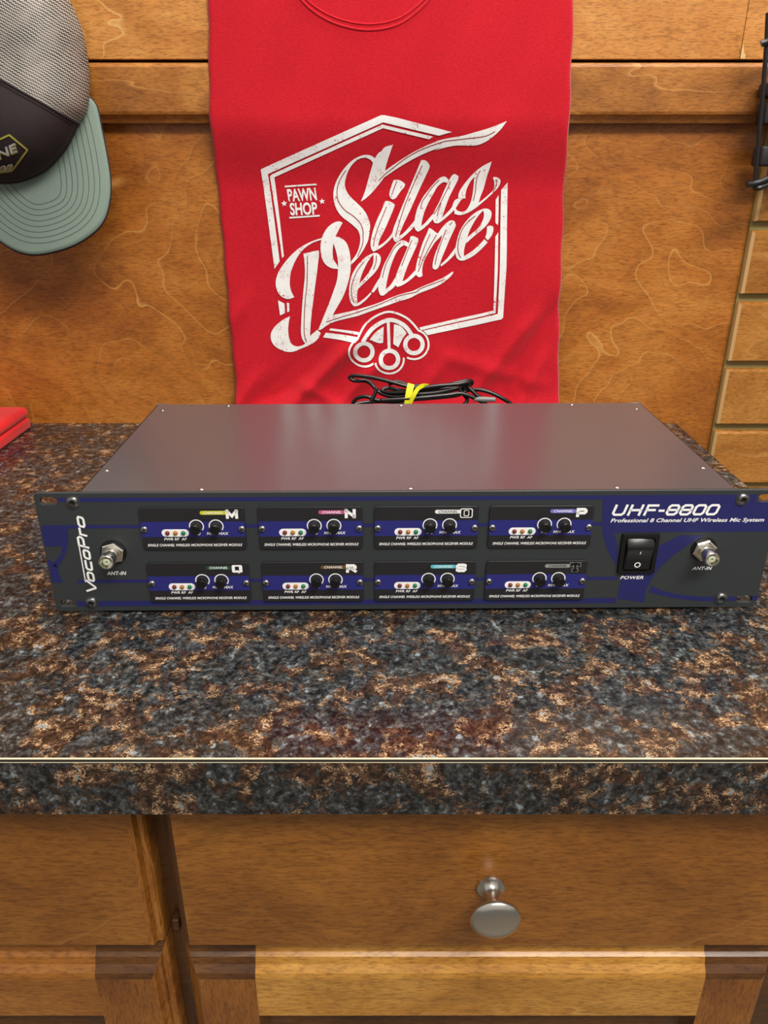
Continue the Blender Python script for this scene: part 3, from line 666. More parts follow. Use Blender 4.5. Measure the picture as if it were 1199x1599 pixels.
# ================================================================== T-SHIRT
def sm(a, b_, x): t = min(max((x - a) / (b_ - a), 0), 1); return t * t * (3 - 2 * t)
def wz(px, py): p = ony(px, py, 412); return (p[0], p[2])
FOLDS = [((560, 530), (430, 655), 7.0, 9), ((590, 570), (500, 660), 5, 8), ((500, 560), (380, 650), -4, 12), ((830, 500), (720, 640), 4.5, 9), ((870, 480), (790, 640), -3.5, 10),
         ((380, 470), (330, 560), 3, 9), ((400, 590), (350, 660), 4, 8), ((470, 600), (560, 650), 3, 7), ((690, 570), (640, 640), 3, 8), ((845, 560), (800, 650), 4, 8), ((560, 210), (480, 330), 1.0, 14), ((640, 430), (560, 560), 1.4, 12), ((800, 380), (740, 520), 1.2, 14), ((700, 560), (840, 600), 2.2, 9)]
FW = []
for a, c_, am, wd in FOLDS:
    p, q_ = np.array(wz(*a)), np.array(wz(*c_)); d = q_ - p; Ln = np.linalg.norm(d); FW.append((p, d / Ln, Ln, am, wd))
def shirt_y(x, z):
    y = 400.0 + 17.0 * (1 - sm(255, 325, z))
    y -= 1.2 * math.sin(x * .031 + z * .017) * (1 - sm(300, 360, z)) + .5 * math.sin(x * .09 - z * .05 + 1)
    for p, d, Ln, am, wd in FW:
        rx, rz = x - p[0], z - p[1]; s_ = rx * d[0] + rz * d[1]; t = -rx * d[1] + rz * d[0]
        if -30 < s_ < Ln + 30 and abs(t) < 3 * wd:
            y -= 1.4 * am * math.exp(-(t / wd) ** 2) * sm(-25, 20, s_) * (1 - sm(Ln - 20, Ln + 30, s_))
    k = 1 - sm(0, 60, z); y -= 14 * k * k
    return min(y, 420.0)
# outline of the shirt left and right edges as functions of height
LE = [wz(x, y) for x, y in ((328, -60), (328, 0), (329, 175), (338, 300), (352, 450), (366, 600), (368, 640), (352, 700))]
RE = [wz(x, y) for x, y in ((894, -60), (893, 0), (887, 180), (882, 350), (876, 480), (874, 600), (876, 640), (884, 700))]
def edge_at(E_, z):
    E2 = sorted(E_, key=lambda p: p[1])
    return float(np.interp(z, [p[1] for p in E2], [p[0] for p in E2]))
shirt = thing('t_shirt', (0, 400, 2), 'red t-shirt with white pawn shop print hanging on the wooden wall', 't-shirt')
SL = (0, 400, 2)
b = MB(); NX, NZ = 150, 150; ZB, ZT = 2.0, 500.0; vs = []
for j in range(NZ + 1):
    z = ZB + (ZT - ZB) * j / NZ; l, r = edge_at(LE, z), edge_at(RE, z)
    l += .5 * math.sin(z * .13); r += .6 * math.sin(z * .11 + 2)
    for i in range(NX + 1):
        t = i / NX; x = l + (r - l) * t; y = shirt_y(x, z)
        e = min(t, 1 - t) * (r - l)
        if e < 4: y += 3.2 * (1 - math.sqrt(max(0, 1 - (1 - e / 4) ** 2)))
        vs.append((x, y, z))
b.add(vs, [(j * (NX + 1) + i, j * (NX + 1) + i + 1, (j + 1) * (NX + 1) + i + 1, (j + 1) * (NX + 1) + i) for j in range(NZ) for i in range(NX)], RED)
o = b.build('body', shirt, smooth=True, loc=SL, autos='full')
so = o.modifiers.new('solid', 'SOLIDIFY'); so.thickness = .003; so.offset = -1
# make sure the shell grows towards the wall
if sum(p.normal.y for p in o.data.polygons) > 0: o.data.flip_normals()
# collar
b = MB()
cp = [(452, -40), (466, -5), (492, 22), (530, 42), (575, 50), (620, 42), (655, 18), (676, -8), (688, -40)]
for dy_, rr_ in ((0, 1.1), (-9, .8)):
    pts = []
    for x, y in catmull([Vector(p) for p in cp], 6):
        X, Z = wz(x, y + dy_ if abs(dy_) else y); pts.append((X, shirt_y(X, Z) - .2, Z))
    b.tube(pts, rr_, RED, 8, 0)
b.build('collar', shirt, smooth=True, loc=SL, autos='full')

# ---- print (traced outlines, laid on the cloth)
R1, R2, R3, R4, R5, R6, R7, R8 = (570, 200, 9.992), (570, 280, 9.992), (660, 240, 8.564), (540, 360, 9.992), (620, 340, 9.992), (680, 300, 9.992), (410, 340, 7.993), (410, 410, 7.993)
A5, Z6, Z7, Z8, P_ = (380, 160, 4.996), (600, 160, 4.996), (400, 360, 5.45), (600, 360, 4.996), (0, 0, 1)
def cv2(*a):
    out = []
    for k in range(0, len(a), 2):
        o_ = a[k]; l = a[k + 1]
        out += [(o_[0] + l[i] / o_[2], o_[1] + l[i + 1] / o_[2]) for i in range(0, len(l), 2)]
    return out
PO = [
 # frame
 cv2(P_, (407, 266, 408, 264, 595, 181, 600, 181, 620, 185, 704, 207, 684, 212.5, 598, 192, 418, 272, 427, 340, 435.6, 409, 427.5, 421, 417, 340)),
 cv2(P_, (421, 276, 424, 272.5, 597, 195.5, 675, 214, 669, 218, 598, 201, 428, 277, 435.6, 340, 442.3, 400.7, 439.4, 404, 430.6, 340)),
 cv2(R8, (185, 480, 265, 520, 275, 640, 210, 670)), cv2(R8, (295, 510, 325, 515, 328, 620, 300, 630)),
 cv2(R8, (785, 885, 1199, 930, 1160, 995, 1020, 980, 750, 945)), cv2(R8, (845, 830, 1199, 870, 1199, 905, 825, 855)),
 cv2(R6, (945, 120, 990, 50, 990, 300, 985, 480, 975, 520, 940, 480)),
 cv2(P_, (774, 370, 778.6, 363, 777.6, 420, 774.5, 490, 657, 517, 655, 512.5, 771, 486, 772.6, 420)),
 cv2(P_, (793, 285, 793, 300, 791, 420, 786.5, 497, 784, 500, 668, 524.5, 661, 517.5, 778, 491.5, 780.6, 420, 783, 297)),
 # S
 cv2(R1, (435, 260, 395, 370, 345, 520, 310, 650, 330, 700, 300, 770, 200, 900, 100, 1020, 0, 1110, -70, 1150, -30, 1060, 0, 980, 40, 830, 80, 690, 120, 560, 130, 510, 160, 460, 215, 380, 250, 370, 290, 310, 340, 285)),
 cv2(R1, (290, 690, 400, 600, 550, 500, 700, 405, 800, 350, 950, 275, 1100, 215), Z6, (400, 305, 470, 285, 600, 265, 700, 235, 790, 210, 870, 180, 940, 150, 900, 210, 860, 250, 800, 300, 740, 330, 690, 340, 560, 335, 480, 350, 390, 375), R1, (1199, 295, 1050, 345, 850, 430, 700, 510, 500, 630, 300, 770)),
 cv2(A5, (1040, 450, 1015, 425, 985, 410, 940, 408, 870, 435, 800, 495, 740, 580, 705, 660, 698, 740, 715, 820, 760, 890, 830, 940, 875, 980), R4, (190, 0, 225, 100, 220, 200, 190, 320, 140, 410, 75, 490, 75, 545, 170, 450, 240, 360, 300, 260, 350, 150, 362, 70), A5, (985, 1000, 990, 960, 975, 900, 940, 840, 890, 790, 840, 745, 805, 700, 788, 650, 795, 600, 815, 535, 855, 475, 900, 440, 950, 428, 990, 445, 1010, 470)),
 # i
 cv2(R2, (445, 15, 520, 5, 590, 40, 628, 80, 610, 130, 560, 180, 520, 240, 480, 300, 430, 320, 390, 290, 375, 230, 400, 130)),
 cv2(R2, (305, 350, 340, 335, 420, 360, 465, 400, 440, 480, 380, 620, 320, 760, 250, 900, 220, 960, 200, 1050, 270, 1010, 350, 940, 420, 850, 460, 780, 460, 850, 420, 915, 350, 990, 240, 1080, 130, 1135, 95, 1100, 80, 1000, 110, 850, 150, 720, 200, 600, 270, 460)),
 # l
 cv2(R2, (875, -300, 940, -300, 1000, -240, 1010, -190, 960, -80, 910, 30, 800, 270, 700, 500, 620, 660, 560, 800, 530, 890, 600, 850, 700, 740, 790, 630, 790, 720, 680, 840, 560, 940, 490, 990, 450, 970, 430, 900, 425, 830, 460, 720, 490, 650, 560, 470, 640, 280, 720, 80, 790, -90, 850, -240)),
 # a
 cv2(R3, (350, 350, 310, 310, 285, 303, 230, 320, 150, 400, 60, 510, 0, 590), R2, (870, 350, 820, 450, 790, 550, 775, 640, 765, 740, 790, 800, 830, 825, 880, 800, 960, 740, 1040, 650, 1130, 560, 1080, 530, 1030, 580, 950, 680, 880, 740, 890, 650, 930, 500, 1000, 350, 1100, 170), R3, (200, 440, 270, 380, 320, 385, 330, 400)),
 cv2(R3, (390, 290, 430, 270, 480, 300, 480, 340, 440, 420, 400, 500, 350, 600, 300, 740, 260, 860, 240, 915, 210, 940, 160, 930, 145, 900, 130, 850, 150, 800, 170, 750, 230, 640, 280, 520, 320, 430, 360, 350)),
 cv2(R3, (225, 930, 330, 850, 445, 735, 410, 690, 370, 755, 250, 870)), cv2(R3, (400, 700, 430, 620, 480, 600, 505, 640, 470, 690, 440, 740)),
 # s
 cv2(R3, (915, 105, 890, 200, 850, 330, 820, 470, 780, 560, 750, 660, 830, 600, 940, 500, 960, 470, 960, 380, 940, 330, 950, 310, 1000, 315, 1040, 345, 1045, 390, 1010, 460, 930, 540, 820, 640, 700, 740, 600, 800, 500, 830, 430, 810, 425, 750, 440, 720, 460, 765, 530, 785, 590, 760, 640, 670, 670, 560, 685, 420, 690, 310, 640, 370, 590, 470, 575, 540, 575, 600, 540, 600, 500, 640, 480, 600, 480, 540, 520, 460, 600, 350, 700, 240, 800, 160)),
 # D
 cv2(R7, (740, 255, 640, 285, 540, 330, 440, 390, 340, 480, 250, 590, 190, 680, 155, 780, 155, 870, 190, 960, 250, 1010, 320, 1030, 390, 1000, 350, 930, 330, 840, 340, 700, 380, 590, 430, 490, 500, 400, 570, 345, 640, 305, 740, 275)),
 cv2(R8, (335, 680, 250, 720, 160, 790, 100, 870, 90, 950, 120, 1030, 190, 1090, 290, 1130, 380, 1130, 480, 1085, 560, 1055, 640, 1010, 700, 950, 720, 890, 680, 850, 590, 920, 530, 1030, 460, 1060, 400, 1060, 350, 1030, 320, 950, 310, 850, 320, 750)),
 cv2(R7, (505, 455, 600, 430, 690, 410, 705, 430, 690, 560, 670, 730, 645, 900, 620, 1100), R8, (600, 700, 585, 900, 590, 930, 530, 1030, 490, 980, 470, 900, 475, 750, 490, 500, 510, 300), R7, (520, 780, 525, 620)),
 cv2(R7, (880, 300, 910, 240, 960, 245, 1040, 300, 1080, 400, 1100, 540, 1095, 700, 1050, 870, 1000, 1000, 930, 1120), R8, (870, 665, 1199, 590, 1199, 670, 900, 740, 800, 790, 720, 855, 690, 850, 760, 680, 840, 480, 890, 340), R7, (930, 780, 940, 640, 940, 560, 920, 440, 890, 350)),
 cv2(R7, (960, 45, 995, 65, 960, 130, 915, 220, 890, 300, 875, 350, 870, 450, 880, 530, 930, 595, 945, 645, 860, 640, 790, 600, 740, 530, 720, 430, 720, 330, 740, 240, 780, 160, 830, 100, 900, 55)),
 cv2(R8, (1180, 593), R4, (500, 1145, 700, 1050, 870, 990, 1050, 950), R5, (350, 1100, 500, 1040, 700, 960, 800, 900, 870, 850, 885, 862, 850, 920, 760, 1000, 640, 1075, 500, 1130, 330, 1190), R4, (1000, 1065, 800, 1115, 600, 1190), R8, (1180, 675)),
 # e
 cv2(R4, (425, 360, 380, 375, 300, 420, 210, 510, 130, 620, 75, 740, 50, 880, 45, 1020, 70, 1130, 120, 1190, 190, 1185, 280, 1120, 350, 1050, 400, 990, 385, 970, 300, 1060, 180, 1145, 170, 1040, 180, 930, 210, 890, 205, 840, 240, 700, 290, 590, 340, 490, 420, 385)),
 cv2(R4, (400, 370, 440, 350, 500, 360, 545, 410, 545, 490, 500, 600, 420, 700, 320, 790, 210, 900, 190, 870, 215, 825, 290, 750, 370, 640, 420, 540, 435, 440, 425, 380)),
 cv2(R4, (395, 965, 450, 860, 530, 735, 520, 860, 430, 975)),
 # a
 cv2(R4, (1000, 215, 930, 165, 870, 155, 800, 190, 740, 260, 690, 360, 610, 500, 560, 620, 530, 740, 500, 870, 510, 960, 540, 1020, 590, 1025, 660, 960, 620, 930, 640, 800, 680, 620, 750, 420, 830, 280, 910, 235, 970, 265)),
 cv2(R4, (650, 965, 620, 925, 700, 860, 775, 730, 785, 850, 720, 920)),
 cv2(R4, (1010, 100, 1060, 90, 1130, 130, 1135, 180, 1070, 330, 980, 520, 920, 680, 880, 800, 950, 770, 1080, 630, 1105, 690, 980, 800, 860, 870, 800, 885, 765, 850, 770, 740, 830, 580, 900, 420, 960, 280, 990, 200)),
 # n
 cv2(R5, (500, 165, 545, 180, 610, 240, 650, 255, 690, 265, 600, 380, 510, 520, 440, 640, 400, 750, 390, 860, 400, 910, 370, 935, 330, 935, 290, 890, 285, 830, 310, 700, 350, 560, 400, 400, 450, 290, 490, 200)),
 cv2(R5, (635, 255, 720, 140, 800, 60, 860, 40, 910, 65, 925, 120, 890, 200, 830, 330, 760, 500, 700, 640, 665, 750, 640, 800, 600, 820, 560, 800, 555, 740, 580, 620, 630, 480, 690, 360, 705, 275, 600, 385)),
 cv2(R5, (680, 740, 790, 640, 880, 520, 930, 450, 930, 550, 850, 640, 760, 720, 690, 770)),
 # e
 cv2(R6, (765, 262, 740, 265, 640, 310, 540, 390, 440, 510, 370, 640, 330, 790, 310, 920, 320, 1000, 350, 1060, 410, 1085, 500, 1060, 620, 990, 740, 880, 820, 790, 770, 740, 700, 820, 580, 930, 450, 1010, 450, 900, 480, 800, 500, 720, 530, 620, 600, 480, 680, 360, 745, 295)),
 cv2(R6, (740, 265, 800, 255, 860, 280, 885, 330, 870, 420, 800, 530, 700, 620, 600, 700, 485, 805, 470, 760, 500, 715, 600, 630, 680, 560, 740, 460, 765, 370, 755, 305)),
 cv2(R6, (810, 545, 850, 525, 900, 535, 915, 580, 890, 680, 822, 760, 782, 715, 805, 650)),
 # emblem wedges
 cv2(P_, (599, 510.5, 587, 518, 577, 530.6, 591, 537, 598, 536)), cv2(P_, (615, 507, 626, 509, 635, 521, 628, 530, 622, 543, 614, 538)),
]
ST = []                                                              # white strokes (closed?, width, points)
def arc(cx, cy, r, a0, a1, n=28): return [(cx + r * math.cos(R(a)), cy + r * math.sin(R(a))) for a in np.linspace(a0, a1, n)]
for cx, cy in ((568, 550), (608, 562), (646.4, 539)): ST.append((1, 6.6, arc(cx, cy, 13.6, 0, 360, 33)[:-1]))
ST.append((0, 3.0, arc(568, 550, 23, 50, 245))); ST.append((0, 3.0, arc(608, 562, 22.5, -6, 168))); ST.append((0, 3.0, arc(646.4, 539, 23, -75, 118)))
ST.append((0, 6.4, catmull([Vector(p) for p in ((566, 534), (582, 513), (607, 500), (630, 508), (643, 524))], 6)))
ST.append((0, 3.2, catmull([Vector(p) for p in ((557.5, 530), (570.6, 507), (591, 492), (611, 487.5), (636, 498), (653, 516))], 6)))
ST.append((0, 4.6, [(606, 500), (607.5, 546)]))
ST.append((0, 2.6, [(444, 291.5), (494, 288)])); ST.append((0, 2.6, [(451, 340.5), (499, 337)]))
IN = [cv2(A5, (800, 530, 755, 600, 730, 680, 740, 770, 790, 840, 860, 890, 915, 950, 935, 1020), R4, (265, 60, 268, 160, 245, 260, 180, 410)),
 cv2(R1, (215, 820, 300, 730, 450, 610, 650, 460, 900, 325, 1199, 220), Z6, (500, 300, 650, 283, 780, 265, 850, 230)),
 cv2(R2, (495, 30, 415, 245)), cv2(R2, (335, 430, 270, 590, 200, 760, 150, 930, 130, 1050)), cv2(R2, (890, -220, 780, 30, 640, 360, 560, 600, 500, 800, 480, 900)),
 cv2(R3, (225, 350, 120, 460, 40, 580), R2, (900, 340, 870, 450)), cv2(R3, (375, 370, 340, 460, 270, 600, 210, 720, 155, 810)), cv2(R3, (250, 660, 210, 780, 200, 840)), cv2(R3, (770, 225, 735, 290, 715, 400, 705, 520, 680, 630)), cv2(R3, (990, 350, 985, 430, 940, 520)),
 cv2(R7, (555, 480, 555, 680, 545, 900), R8, (530, 450, 515, 700, 515, 900, 540, 1000)),
 cv2(R8, (790, 750, 1000, 680, 1199, 620), R4, (500, 1165, 650, 1100, 850, 1015, 1100, 965), R5, (350, 1120, 560, 1040, 740, 975)),
 cv2(R4, (285, 485, 190, 610, 120, 760, 85, 900, 90, 1020, 125, 1130)), cv2(R4, (475, 390, 470, 500, 430, 610)),
 cv2(R4, (860, 190, 760, 270, 700, 380, 620, 540, 570, 740)), cv2(R4, (1035, 150, 960, 330, 870, 560)),
 cv2(R5, (520, 260, 440, 440, 370, 640, 345, 740)), cv2(R5, (620, 270, 520, 440, 420, 640, 330, 850)), cv2(R5, (770, 190, 700, 370, 630, 570, 595, 740)),
 cv2(R6, (625, 375, 520, 460, 430, 570, 380, 700, 355, 830, 365, 960, 400, 1030)), cv2(R5, (835, 110, 865, 65))]
def star(cx, cy, r):
    return [(cx + (r if k % 2 == 0 else r * .42) * math.sin(k * math.pi / 5 - .1), cy - (r if k % 2 == 0 else r * .42) * math.cos(k * math.pi / 5 - .1)) for k in range(10)]
PO += [star(443, 318, 5.2), star(502.6, 314.5, 5)]
def rounded(p):                                                       # soften shallow corners, keep the sharp tips
    for _ in range(2):
        out = []; n = len(p)
        for i in range(n):
            a, c_, d = np.array(p[i - 1]), np.array(p[i]), np.array(p[(i + 1) % n]); u, v = c_ - a, d - c_
            lu, lv = np.linalg.norm(u), np.linalg.norm(v)
            if lu < .25 or lv < .25 or np.dot(u, v) / (lu * lv) < .62: out.append(tuple(c_))
            else: out += [tuple(c_ - u * .25), tuple(c_ + v * .25)]
        p = out
    return p
PRM = MB()
def lay(polys_px, quads_px, texts, off, m):
    b = MB()
    for k_, p in enumerate(polys_px): b.flat([wz(*q) for q in (rounded(p) if k_ > 8 else p)], 0, m)
    for q_ in quads_px: b.add([(lambda t: (t[0], 0, t[1]))(wz(*p)) for p in q_], [(0, 1, 2, 3)], m)
    for s, (ax, ay), (bx, by), (dx, dy) in texts:                    # lower-left corner, baseline vector, up vector in the picture
        v, f = text2d(s, 0, .03, 1.0); b.add([(lambda t: (t[0], 0, t[1]))(wz(ax + u * bx + w_ * dx, ay + u * by + w_ * dy)) for u, w_ in v], f, m)
    bm = bmesh.new(); me = bpy.data.meshes.new('tmp'); me.from_pydata(b.v, [], b.f); bm.from_mesh(me); bpy.data.meshes.remove(me)
    xs_ = [v.co.x for v in bm.verts]; zs_ = [v.co.z for v in bm.verts]
    for lo, hi, no in ((min(xs_), max(xs_), (1, 0, 0)), (min(zs_), max(zs_), (0, 0, 1))):
        t = math.floor(lo / 4) * 4 + 4
        while t < hi:
            bmesh.ops.bisect_plane(bm, geom=bm.verts[:] + bm.edges[:] + bm.faces[:], plane_co=(t * no[0], 0, t * no[2]), plane_no=no, dist=1e-4); t += 4
    for v in bm.verts: v.co.y = shirt_y(v.co.x, v.co.z) - off
    bm.verts.index_update(); PRM.add([v.co for v in bm.verts], [[v.index for v in f.verts] for f in bm.faces], m); bm.free()
qs = []
for cl, wd, p in ST: qs += ribbon(p, wd, bool(cl))
lay(PO, qs, [('PAWN', (450, 315.5), (45, -2.5), (-3, -20)), ('SHOP', (453, 337), (43, -1.5), (-2, -20))], .9, PRINT)
qi = []
for p in IN: qi += ribbon([tuple(q) for q in catmull([Vector(q) for q in p], 3)], 1.25)
lay([], qi, [], 1.3, RED_IN)
PRM.build('print', shirt, smooth=True, loc=SL, autos='full')['label'] = 'worn white pawn shop print with thin red inner lines'

# ================================================================== CAP
CB = 398.0
AX = np.array([20., 290.]); AD = np.array([.35, .937]); AN = np.array([.937, -.35])
OUT = [(20, 290), (45, 284), (72, 270), (90, 252), (108, 228), (124, 195), (136, 175), (140, 150), (140, 120), (137, 90), (128, 45), (108, 0), (80, -40), (40, -72), (-5, -88), (-55, -80), (-100, -45), (-130, 10), (-142, 75), (-138, 140), (-118, 200), (-85, 248), (-40, 280), (-5, 289)]
OV = [Vector(p) for p in OUT]; OS = catmull(OV, 6, True); CC = np.array([0., 112.])
oa = np.array([math.atan2(p.y - CC[1], p.x - CC[0]) for p in OS]); orr = np.array([math.hypot(p.x - CC[0], p.y - CC[1]) for p in OS])
od = np.argsort(oa); oa, orr = oa[od], orr[od]
def cap_w(px, py):
    a = math.atan2(py - CC[1], px - CC[0]); rr_ = math.hypot(px - CC[0], py - CC[1]) / np.interp(a, oa, orr, period=2 * math.pi)
    base = 30 * sm(60, 260, py)
    return base + 74 * math.sqrt(max(0, 1 - min(rr_, 1) ** 2.5))
def cap_p(px, py, extra=0): return tuple(ony(px, py, CB - cap_w(px, py) - extra))
cap = thing('baseball_cap', (-400, 420, 200), 'trucker cap with grey mesh, black front and sage green brim at upper left', 'cap'); CL = (-400, 420, 200)
def cloth2(name, c1, sc=900, bump=.3, weave=True):
    m = mat(name, c1, .8, spec=.25); g = NT(m); c = g.coord()
    wv = g.n('ShaderNodeTexWave', wave_type='BANDS', bands_direction='DIAGONAL'); wv.inputs['Scale'].default_value = sc / 3; g.l(c, wv.inputs['Vector'])
    n = g.noise(c, sc, 3, .6); g.bump(g.math('ADD', g.math('MULTIPLY', wv.outputs['Fac'], .5), n), bump, .0006)
    col = g.mix(.4, c1, g.ramp(n, [(.3, (.7, .7, .7)), (.7, (1.2, 1.2, 1.2))]), 'MULTIPLY'); g.l(col, g.b.inputs['Base Color']); return m
CAPBLK = cloth2('cap_black_cotton', srgb(44, 36, 38)); CAPGRN = cloth2('cap_sage_fabric', srgb(118, 134, 124), 1500, .12)
CAPDK = mat('cap_dark_piping', srgb(24, 22, 24), .7); STITCH = mat('stitch_thread', srgb(52, 64, 58), .7); STITCH2 = mat('stitch_thread_brown', srgb(104, 78, 66), .7)
EMB_Y = cloth2('embroidery_olive', srgb(168, 160, 74), 2500, .5); EMB_W = cloth2('embroidery_silver', srgb(186, 186, 182), 2500, .5)
# knitted mesh: rows of light strands over dark holes, driven by the mesh's own UVs
MESH = mat('cap_mesh', srgb(150, 146, 140), .6); g = NT(MESH); uvc = g.n('ShaderNodeUVMap').outputs[0]
sep = g.n('ShaderNodeSeparateXYZ'); g.l(g.mapping(uvc, rot=(0, 0, R(-31))), sep.inputs[0])
wob = g.noise(uvc, .02, 2)
v_ = g.math('ADD', g.math('MULTIPLY', sep.outputs['Y'], 1 / 4.6), g.math('MULTIPLY', wob, 2.0))
tri = g.math('PINGPONG', g.math('MULTIPLY', sep.outputs['X'], 1 / 2.4), 1)
row = g.math('FRACT', g.math('ADD', v_, g.math('MULTIPLY', tri, .42)))
cell = g.math('MULTIPLY', g.math('PINGPONG', row, .5), 2)
st_ = g.ramp(cell, [(.40, (0, 0, 0)), (.62, (1, 1, 1))])
see = g.ramp(g.noise(g.mapping(uvc, (1, 1, 1)), .028, 3, .55), [(.42, srgb(26, 22, 22)), (.6, srgb(84, 74, 68))])
g.l(g.mix(st_, see, srgb(160, 154, 146)), g.b.inputs['Base Color']); g.bump(st_, .6, .001)
# seam line between black front and mesh
SEAM = catmull([Vector(p) for p in ((-138, 40), (-70, 82), (0, 124), (60, 158), (124, 195))], 10)
UP = catmull([Vector(p) for p in ((-138, 40), (-132, 0), (-100, -45), (-55, -80), (-5, -88), (40, -72), (80, -40), (108, 0), (128, 45), (137, 90), (140, 120), (140, 150), (136, 175), (124, 195))], 8)
LOW = catmull([Vector(p) for p in ((-138, 40), (-142, 75), (-138, 140), (-118, 200), (-85, 248), (-40, 280), (-5, 289), (20, 290), (45, 284), (72, 270), (90, 252), (108, 228), (124, 195))], 8)
def resamp(P, n):
    P = [np.array(p) for p in P]; L_ = [0]
    for a, c_ in zip(P, P[1:]): L_.append(L_[-1] + np.linalg.norm(c_ - a))
    t = np.linspace(0, L_[-1], n); return np.stack([np.interp(t, L_, [p[0] for p in P]), np.interp(t, L_, [p[1] for p in P])], 1)
def sheet(A, B, m, name, nu=90, nv=44):
    a, c_ = resamp(A, nu), resamp(B, nu); b = MB(); vs = []; uv = []
    for j in range(nv + 1):
        s_ = math.sin(j / nv * math.pi / 2)                          # crowd rows near the outline where the dome turns away
        for i in range(nu):
            p = a[i] * (1 - s_) + c_[i] * s_; vs.append(cap_p(*p)); uv.append(tuple(p))
    b.add(vs, [(j * nu + i, j * nu + i + 1, (j + 1) * nu + i + 1, (j + 1) * nu + i) for j in range(nv) for i in range(nu - 1)], m); b.uv = uv
    o = b.build(name, cap, smooth=True, loc=CL, autos='full'); return o
sheet(SEAM, UP, MESH, 'mesh_crown'); fp = sheet(SEAM, LOW, CAPBLK, 'front_panel')
b = MB(); b.tube([cap_p(p.x, p.y, .2) for p in SEAM], 1.1, CAPBLK, 8, 0); b.tube([cap_p(p.x * .995, p.y + 5.5, .1) for p in SEAM[:-2]], .7, CAPBLK, 8, 0)
b.tube([tuple(ony(p.x, p.y, CB - 30 * sm(60, 260, p.y) - 3)) for p in LOW[14:]], 1.8, CAPBLK, 8, 0); b.build('seam_piping', cap, smooth=True, loc=CL)
# brim
BR = [(136, 150), (150, 165), (158, 200), (167, 245), (172, 282), (171, 312), (163, 342), (145, 364), (110, 385), (62, 397)]
def mir(p): r_ = np.array(p) - AX; return tuple(AX + AD * r_.dot(AD) - AN * r_.dot(AN))
BRIM = catmull([Vector(p) for p in BR + [(30, 393), (0, 376), (-30, 350), (-58, 314), (-80, 270), (-92, 225), (-96, 190)]], 8)
def brim_w(px, py):
    r_ = np.array([px, py]) - AX; n_, s_ = r_.dot(AN), r_.dot(AD)
    return 30 + 16 * (1 - (n_ / 150) ** 2) + .10 * s_ - 2
def brim_p(px, py, e=0): return tuple(ony(px, py, CB - brim_w(px, py) - e))
BC = np.array([8., 240.])
b = MB(); bo = resamp(BRIM, 120); vs = []; NV = 26
for j in range(NV + 1):
    for i in range(120):
        s_ = j / NV; p = (BC + (bo[119 - i] * .5 + bo[i] * .5 - BC) * .2) * (1 - s_) * 0 + (np.array([bo[i][0], bo[i][1]]) - BC) * s_ + BC; vs.append(brim_p(*p))
b.add(vs, [(j * 120 + i, j * 120 + i + 1, (j + 1) * 120 + i + 1, (j + 1) * 120 + i) for j in range(NV) for i in range(119)], CAPGRN)
o = b.build('brim', cap, smooth=True, loc=CL, autos='full'); so = o.modifiers.new('solid', 'SOLIDIFY'); so.thickness = .0028; so.offset = 0
b = MB(); b.tube([brim_p(p[0], p[1], -1.6) for p in bo], 1.5, CAPDK, 8, 0); b.build('brim_edging', o, smooth=True, loc=CL)
b = MB()
for k in range(8):
    d = 15 + 8.7 * k; line = []
    for i in range(1, len(bo) - 1):
        t = bo[i + 1] - bo[i - 1]; t /= np.linalg.norm(t); nn = np.array([-t[1], t[0]])
        if nn.dot(BC - bo[i]) < 0: nn = -nn
        q = bo[i] + nn * d
        if min(np.linalg.norm(bo - q, axis=1)) > d - 1.2: line.append(q)
    if len(line) < 3: continue
    rs = resamp([tuple(q) for q in line], 150)
    for _ in range(60): rs[1:-1] = (rs[:-2] + 2 * rs[1:-1] + rs[2:]) / 4
    for i in range(0, 148, 1):
        a, c_ = rs[i], rs[i] + (rs[i + 1] - rs[i]) * .72
        for qd in ribbon([a, c_], .95): b.add([brim_p(p[0], p[1], 1.75) for p in qd], [(0, 1, 2, 3)], STITCH)
b.build('brim_stitching', o, loc=CL)
b = MB(); lw = resamp([(p.x, p.y) for p in LOW[14:]], 120)
for i in range(0, 118):
    a, c_ = lw[i], lw[i] + (lw[i + 1] - lw[i]) * .6
    ca = lambda p: (p - CC) * .955 + CC
    for qd in ribbon([ca(a), ca(c_)], .8): b.add([cap_p(p[0], p[1], .5) for p in qd], [(0, 1, 2, 3)], STITCH2)
b.build('panel_stitching', fp, loc=CL)
# embroidered badge
b = MB(); C6 = lambda l: [(l[i] / 6.661, 180 + l[i + 1] / 6.661) for i in range(0, len(l), 2)]
def emb(pts, wd, m, closed=False, e=.9):
    pts = [tuple(p) for p in resamp(list(pts) + [pts[0]], 160)]
    for qd in ribbon(pts, wd, False):
        t = [cap_p(p[0], p[1], e) for p in qd]; u = [cap_p(p[0], p[1], 0) for p in qd]
        b.add(t + u, [(0, 1, 2, 3), (0, 4, 5, 1), (1, 5, 6, 2), (2, 6, 7, 3), (3, 7, 4, 0)], m)
emb(C6([-560, 420, -560, 330, -420, 300, 0, 250, 95, 205, 285, 362, 150, 545, 120, 580, 0, 595, -300, 660, -520, 560]), 3.0, EMB_Y, True)
for s, ax, ay, bx, by, dx, dy in (('DEANE', -47, 268, 74, -31.5, -3.5, -13.5), ('on', -4, 269.5, 22, -4, 2, -10)):
    v, f = text2d(s, 0 if s != 'on' else .4, .02, 1.0)
    b.add([cap_p(ax + u * bx + q * dx, ay + u * by + q * dy, 1.2) for u, q in v], f, EMB_W)
    b.add([cap_p(ax + 1.3 + u * bx + q * dx, ay + 1.6 + u * by + q * dy, .9) for u, q in v], f, EMB_Y)
b.build('embroidered_badge', fp, loc=CL)['label'] = 'olive-outlined badge with silver letters'
